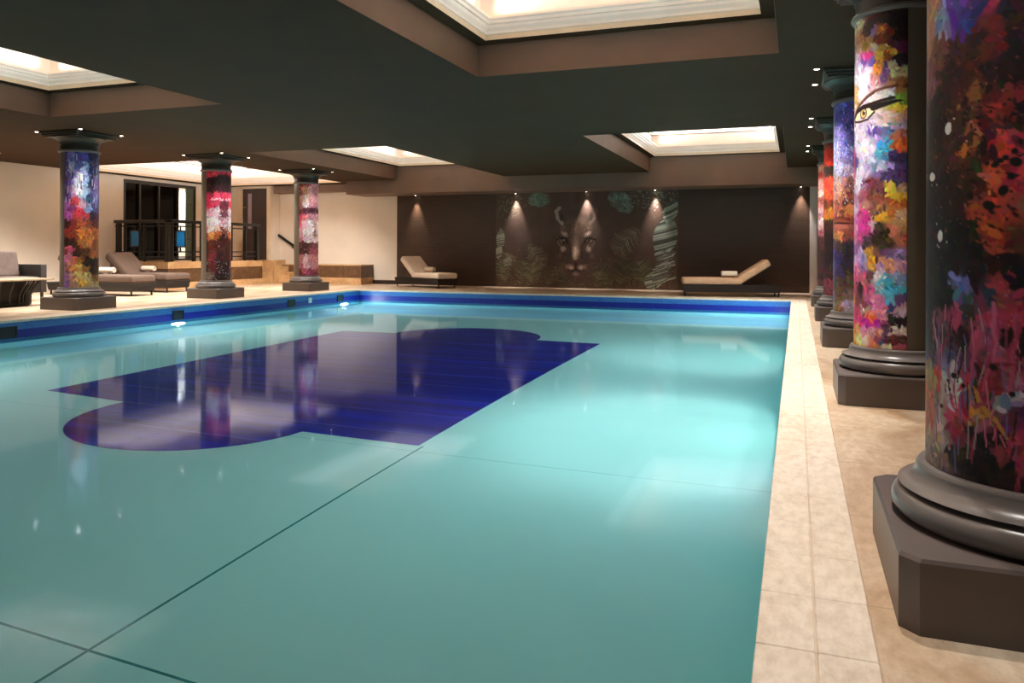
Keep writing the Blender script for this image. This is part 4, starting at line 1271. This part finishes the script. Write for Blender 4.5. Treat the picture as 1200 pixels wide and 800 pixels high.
ta = empty('coffee_table', (-12.62, 9.30, 0), 0, 'low slatted table with a pale top in front of the sofa', 'table')
mb = MB()
mb.box((-0.36, -0.70, 0.445), (0.36, 0.72, 0.475), bev=0.006, seg=1)
mb.build('tabletop', M['tabletop'], ta)
mb = MB()
def rounded(a, b, n=48, p=4.0):
    out = []
    for i in range(n):
        t = 2 * PI * i / n
        c, s = math.cos(t), math.sin(t)
        out.append((a * math.copysign(abs(c) ** (2 / p), c), b * math.copysign(abs(s) ** (2 / p), s)))
    return out
lo, hi = rounded(0.20, 0.46, 44), rounded(0.31, 0.62, 44)
for (x0, y0), (x1, y1) in zip(lo, hi):
    mb.tube([(x0, y0, 0.03), (x0 * 1.02, y0 * 1.02, 0.2), (x1, y1, 0.445)], 0.013, 6)
for z, sc in ((0.03, 1.0), (0.06, 1.01)):
    P = [(x * sc, y * sc, z) for x, y in lo]
    mb.tube(P + [P[0]], 0.014, 6)
mb.build('slatted_base', M['leg'], ta)
mb = MB()
mb.prism([(x * .92, y * .96) for x, y in lo], 0.0, 0.03)
mb.prism([(x * .80, y * .86) for x, y in lo], 0.03, 0.43)
mb.build('inner_base', M['wicker'], ta)

# ------------------------------------------------------------------ railing of the landing
rl = empty('railing', (PLX, PLY, PLZ), 0, 'black railing with blue glass panels around the raised landing', 'railing')
TOP = 1.06
F0 = LX + 0.06 - PLX           # front run from the wall to the corner, along x at y = 0.06
S1 = 3.50                      # side run, along y at x = -0.06
mb = MB()
mb.box((F0, 0.0, TOP - 0.08), (-0.0, 0.12, TOP), bev=0.01, seg=2)
mb.box((-0.12, 0.0, TOP - 0.08), (0.0, S1 + 0.06, TOP), bev=0.01, seg=2)
mb.build('handrail', M['rail'], rl)
mb = MB()
for z in (TOP - 0.16, 0.25, 0.12):
    mb.box((F0, 0.047, z - .016), (-0.06, 0.073, z + .016))
    mb.box((-0.073, 0.06, z - .016), (-0.047, S1, z + .016))
mb.build('horizontal_bars', M['rail'], rl)
def post(x, y, w, z1=TOP - 0.078):
    mb = MB()
    mb.box((x - w, y - w, 0), (x + w, y + w, z1), bev=0.006, seg=1)
    mb.build('post', M['rail'], rl)
for x, w in ((-1.67, 0.055), (-1.45, 0.030), (-0.82, 0.030), (-0.06, 0.06)):
    post(x, 0.06, w)
for y, w in ((0.20, 0.03), (0.94, 0.04), (1.20, 0.03), (1.85, 0.03), (2.10, 0.06), (2.36, 0.03), (2.95, 0.03), (3.44, 0.06)):
    post(-0.06, y, w)
def panel(x, y, along):
    w, z0, z1 = 0.17, 0.36, 0.80
    def bx(a0, a1, z0, z1, t):
        m = MB()
        if along == 'x':
            m.box((x + a0, y - t, z0), (x + a1, y + t, z1))
        else:
            m.box((x - t, y + a0, z0), (x + t, y + a1, z1))
        return m
    f = MB()
    for a0, a1, b0, b1 in ((-w, -w + .035, z0, z1), (w - .035, w, z0, z1), (-w, w, z0, z0 + .035), (-w, w, z1 - .035, z1), (-.012, .012, z1, TOP - .16), (-.012, .012, .25, z0), (-w - .16, -w, .57, .59), (w, w + .16, .57, .59)):
        m = bx(a0, a1, b0, b1, 0.016)
        f._add(m.v, m.f)
    o = f.build('panel_frame', M['rail'], rl)
    m = bx(-w + .033, w - .033, z0 + .033, z1 - .033, 0.006)
    m.build('blue_glass', M['blueglass'], o)
panel(-1.13, 0.06, 'x')
panel(-0.06, 0.47, 'y')
panel(-0.06, 1.53, 'y')

hr = empty('wall_handrail', (-14.75, YB - 0.06, 1.36), 0, 'dark sloping handrail on the cream wall above the steps', 'handrail')
mb = MB()
p0, p1 = Vector((-0.48, 0, 0.28)), Vector((0.62, 0, -0.36))
ang = math.atan2(p1.z - p0.z, p1.x - p0.x)
mb.box((0, -0.03, -0.035), ((p1 - p0).length, 0.03, 0.035), M=Matrix.Translation(p0) @ Matrix.Rotation(-ang, 4, 'Y'), bev=0.01, seg=1)
mb.build('rail', M['rail'], hr)
for t in (0.16, 0.80):
    q = p0.lerp(p1, t)
    mb = MB()
    mb.tube([(q.x, 0.06, q.z - 0.09), (q.x, 0.0, q.z - 0.09), (q.x, 0.0, q.z - 0.02)], 0.014, 8)
    mb.build('bracket', M['rail'], hr)

# ------------------------------------------------------------------ lamps you can see
def fixture(name, loc, label, group, r=0.026):
    root = empty(name, loc, 0, label, 'downlight', group)
    mb = MB()
    mb.lathe([(r + 0.016, 0.0), (r + 0.016, -0.006), (r + 0.002, -0.008), (r, -0.004), (r, 0.0)], 20)
    mb.build('trim_ring', M['trimring'], root)
    mb = MB()
    mb.lathe([(r - 0.0005, -0.0005), (r - 0.0005, -0.006), (0.012, -0.0085), (0.002, -0.009)], 20)
    mb.build('lens', M['lens'], root)
    return root


def spot(loc, e, ang, blend=0.7, rad=0.03, col=(1, 0.95, 0.88), rot=(0, 0, 0)):
    return lamp('spot_lamp', 'SPOT', loc, e, col, rot, spot_size=R(ang), spot_blend=blend, shadow_soft_size=rad)


places = ['near corner, pool side', 'far corner, pool side', 'near corner, wall side', 'far corner, wall side']
names = ['nearest right-hand column', 'column with the large eye', 'purple column with lips', 'red-topped column', 'last right-hand column', 'blue and orange column by the sofa', 'red and black column by the railing', 'pink column by the steps']
for (pos, rad, key, side, _), cname in zip(cols, names):
    k = 1 if side == 'L' else -1
    offs = [(0.48 * k, -0.40), (0.48 * k, 0.40), (-0.48 * k, -0.40), (-0.48 * k, 0.40)]
    for i, (dx, dy) in enumerate(offs):
        if i > 1 and side == 'R':
            continue
        x, y = pos[0] + dx, pos[1] + dy
        spot((x, y, ZC - 0.03), (170 if key == 'one' else 320) if side == 'R' else (210 if i < 2 else 500) * (1.5 if key == 'eight' and i == 3 else 1), 105, 0.9, rot=(R(25) if key == 'eight' and i == 3 else 0, -k * R(22) * (1 if i < 2 else -1), 0))
        if key in ('one', 'two'):
            fixture('downlight', (x, y, ZC), 'downlight by the %s, %s' % (cname, places[i]), 'downlights around the columns')
        else:
            fixture('downlight', (x, y, ZC), 'downlight by the %s, %s' % (cname, places[i]), 'downlights around the columns')
wl = ['at the far left, over the cream lounger', "over the mural's left edge", "straight above the puma's forehead", 'over the pale leaf on the mural', 'at the far right, beside the white strip']
for x, lab in zip((-10.16, -7.14, -5.17, -3.37, 0.10), wl):
    fixture('wall_spotlight', (x, 19.68, BEAM_Z), 'small bright spotlight under the back beam, %s' % lab, 'spotlights washing the dark wall')
    spot((x, 19.68, BEAM_Z - 0.03), 300, 50, 1.0, 0.02, (1, 0.94, 0.92), (R(3), 0, 0))

# under water
for side, x in (('left', PX0), ('right', PX1)):
    s = 1 if side == 'left' else -1
    for y, lab in ((5.0 if s > 0 else 6.4, 'nearest the camera'), (10.7, 'halfway along'), (16.0, 'near the far corner')):
        root = empty('pool_light', (x, y, -0.46), 0, 'round underwater lamp in the %s pool wall, %s' % (side, lab), 'pool light', 'underwater pool lamps')
        T = Matrix.Rotation(PI / 2 * s, 4, 'Y')
        mb = MB()
        mb.lathe([(0.11, -0.004), (0.11, 0.012), (0.085, 0.02), (0.08, 0.004)], 28, M=T)
        mb.build('trim_ring', M['metal'], root)
        mb = MB()
        mb.lathe([(0.079, 0.0), (0.079, 0.012), (0.05, 0.02), (0.004, 0.022)], 28, M=T)
        mb.build('lens', M['poollens'], root)
        lamp('pool_lamp', 'AREA', (x + 0.05 * s, y, -0.42), 145, (0.86, 0.97, 1.0), (0, -PI / 2 * s, 0), shape='DISK', size=0.3)
sk = ['at the left edge of the frame', 'between the first two left columns', 'in front of the pink column', 'near the far left corner']
for y, lab in zip((7.62, 10.75, 14.0, 15.9), sk):
    root = empty('pool_skimmer', (PX0, y, -0.165), 0, 'black skimmer in the blue tile band, %s' % lab, 'skimmer', 'skimmers along the left pool wall')
    mb = MB()
    w, h = 0.13, 0.08
    for a, b, c, d in ((-w, -w + .02, -h, h), (w - .02, w, -h, h), (-w, w, -h, -h + .02), (-w, w, h - .02, h)):
        mb.box((-0.003, a, c), (0.012, b, d))
    mb.build('frame', M['skimmer'], root)
    mb = MB()
    mb.box((-0.003, -w + .02, -h + .02), (0.004, w - .02, h - .02))
    for k in range(4):
        z = -h + .03 + k * .03
        mb.box((0.004, -w + .02, z), (0.008, w - .02, z + .006))
    mb.build('flap', M['skimmer'], root)
mb = MB()
mb.box((PX0 - 0.003, 14.62, -0.20), (PX0 + 0.012, 14.74, -0.08), bev=0.008, seg=2)
o = mb.build('wall_fitting', M['cap'])
tag(o, 'small white fitting in the blue band in front of the pink column', 'fitting')

# ------------------------------------------------------------------ added fill light for the rest of the room
for x, y in ((-15.0, 8.6), (-15.0, 11.0), (-13.6, 12.0)):  # extra spots and fixtures, added to brighten the cream walls on the left
    spot((x, y, ZC - 0.03), {8.6: 200, 11.0: 350, 12.0: 500}[y], 125, 0.9)
    fixture('downlight', (x, y, ZC), 'added fill downlight in the ceiling %s' % {8.6: 'above the sofa out of frame', 11.0: 'by the left wall past the sofa', 12.0: 'above the loungers'}[y], 'added fill downlights along the left wall')

w = bpy.data.worlds.new('World')
SC.world = w
w.use_nodes = True
w.node_tree.nodes['Background'].inputs[0].default_value = (1.0, 0.95, 0.9, 1)
w.node_tree.nodes['Background'].inputs[1].default_value = 0.3  # dim warm ambient fill, let in through the open near end

# ------------------------------------------------------------------ camera and view
F, HZ, VX, ROLL = 906.7, 292.9, 933.1, 0.004
cd = bpy.data.cameras.new('camera')
cd.sensor_width = 36
cd.lens = F / 1200 * 36
cd.shift_y = -(400 - HZ) / 1200
cd.clip_start = 0.05
cam = bpy.data.objects.new('camera', cd)
COL.objects.link(cam)
cam.location = (0, 0, 1.0)
th = math.atan((VX - 600) / F)
cam.rotation_euler = (Matrix.Rotation(th, 3, 'Z') @ Matrix.Rotation(PI / 2, 3, 'X') @ Matrix.Rotation(ROLL, 3, 'Z')).to_euler()
SC.camera = cam

SC.view_settings.view_transform = 'Standard'
SC.view_settings.look = 'None'
SC.view_settings.gamma = 1
SC.view_settings.use_curve_mapping = False
SC.view_settings.exposure = 0.0
SC.cycles.max_bounces = 10
SC.cycles.diffuse_bounces = 5
SC.cycles.glossy_bounces = 5
SC.cycles.transmission_bounces = 8
SC.cycles.sample_clamp_indirect = 6
SC.cycles.use_denoising = True
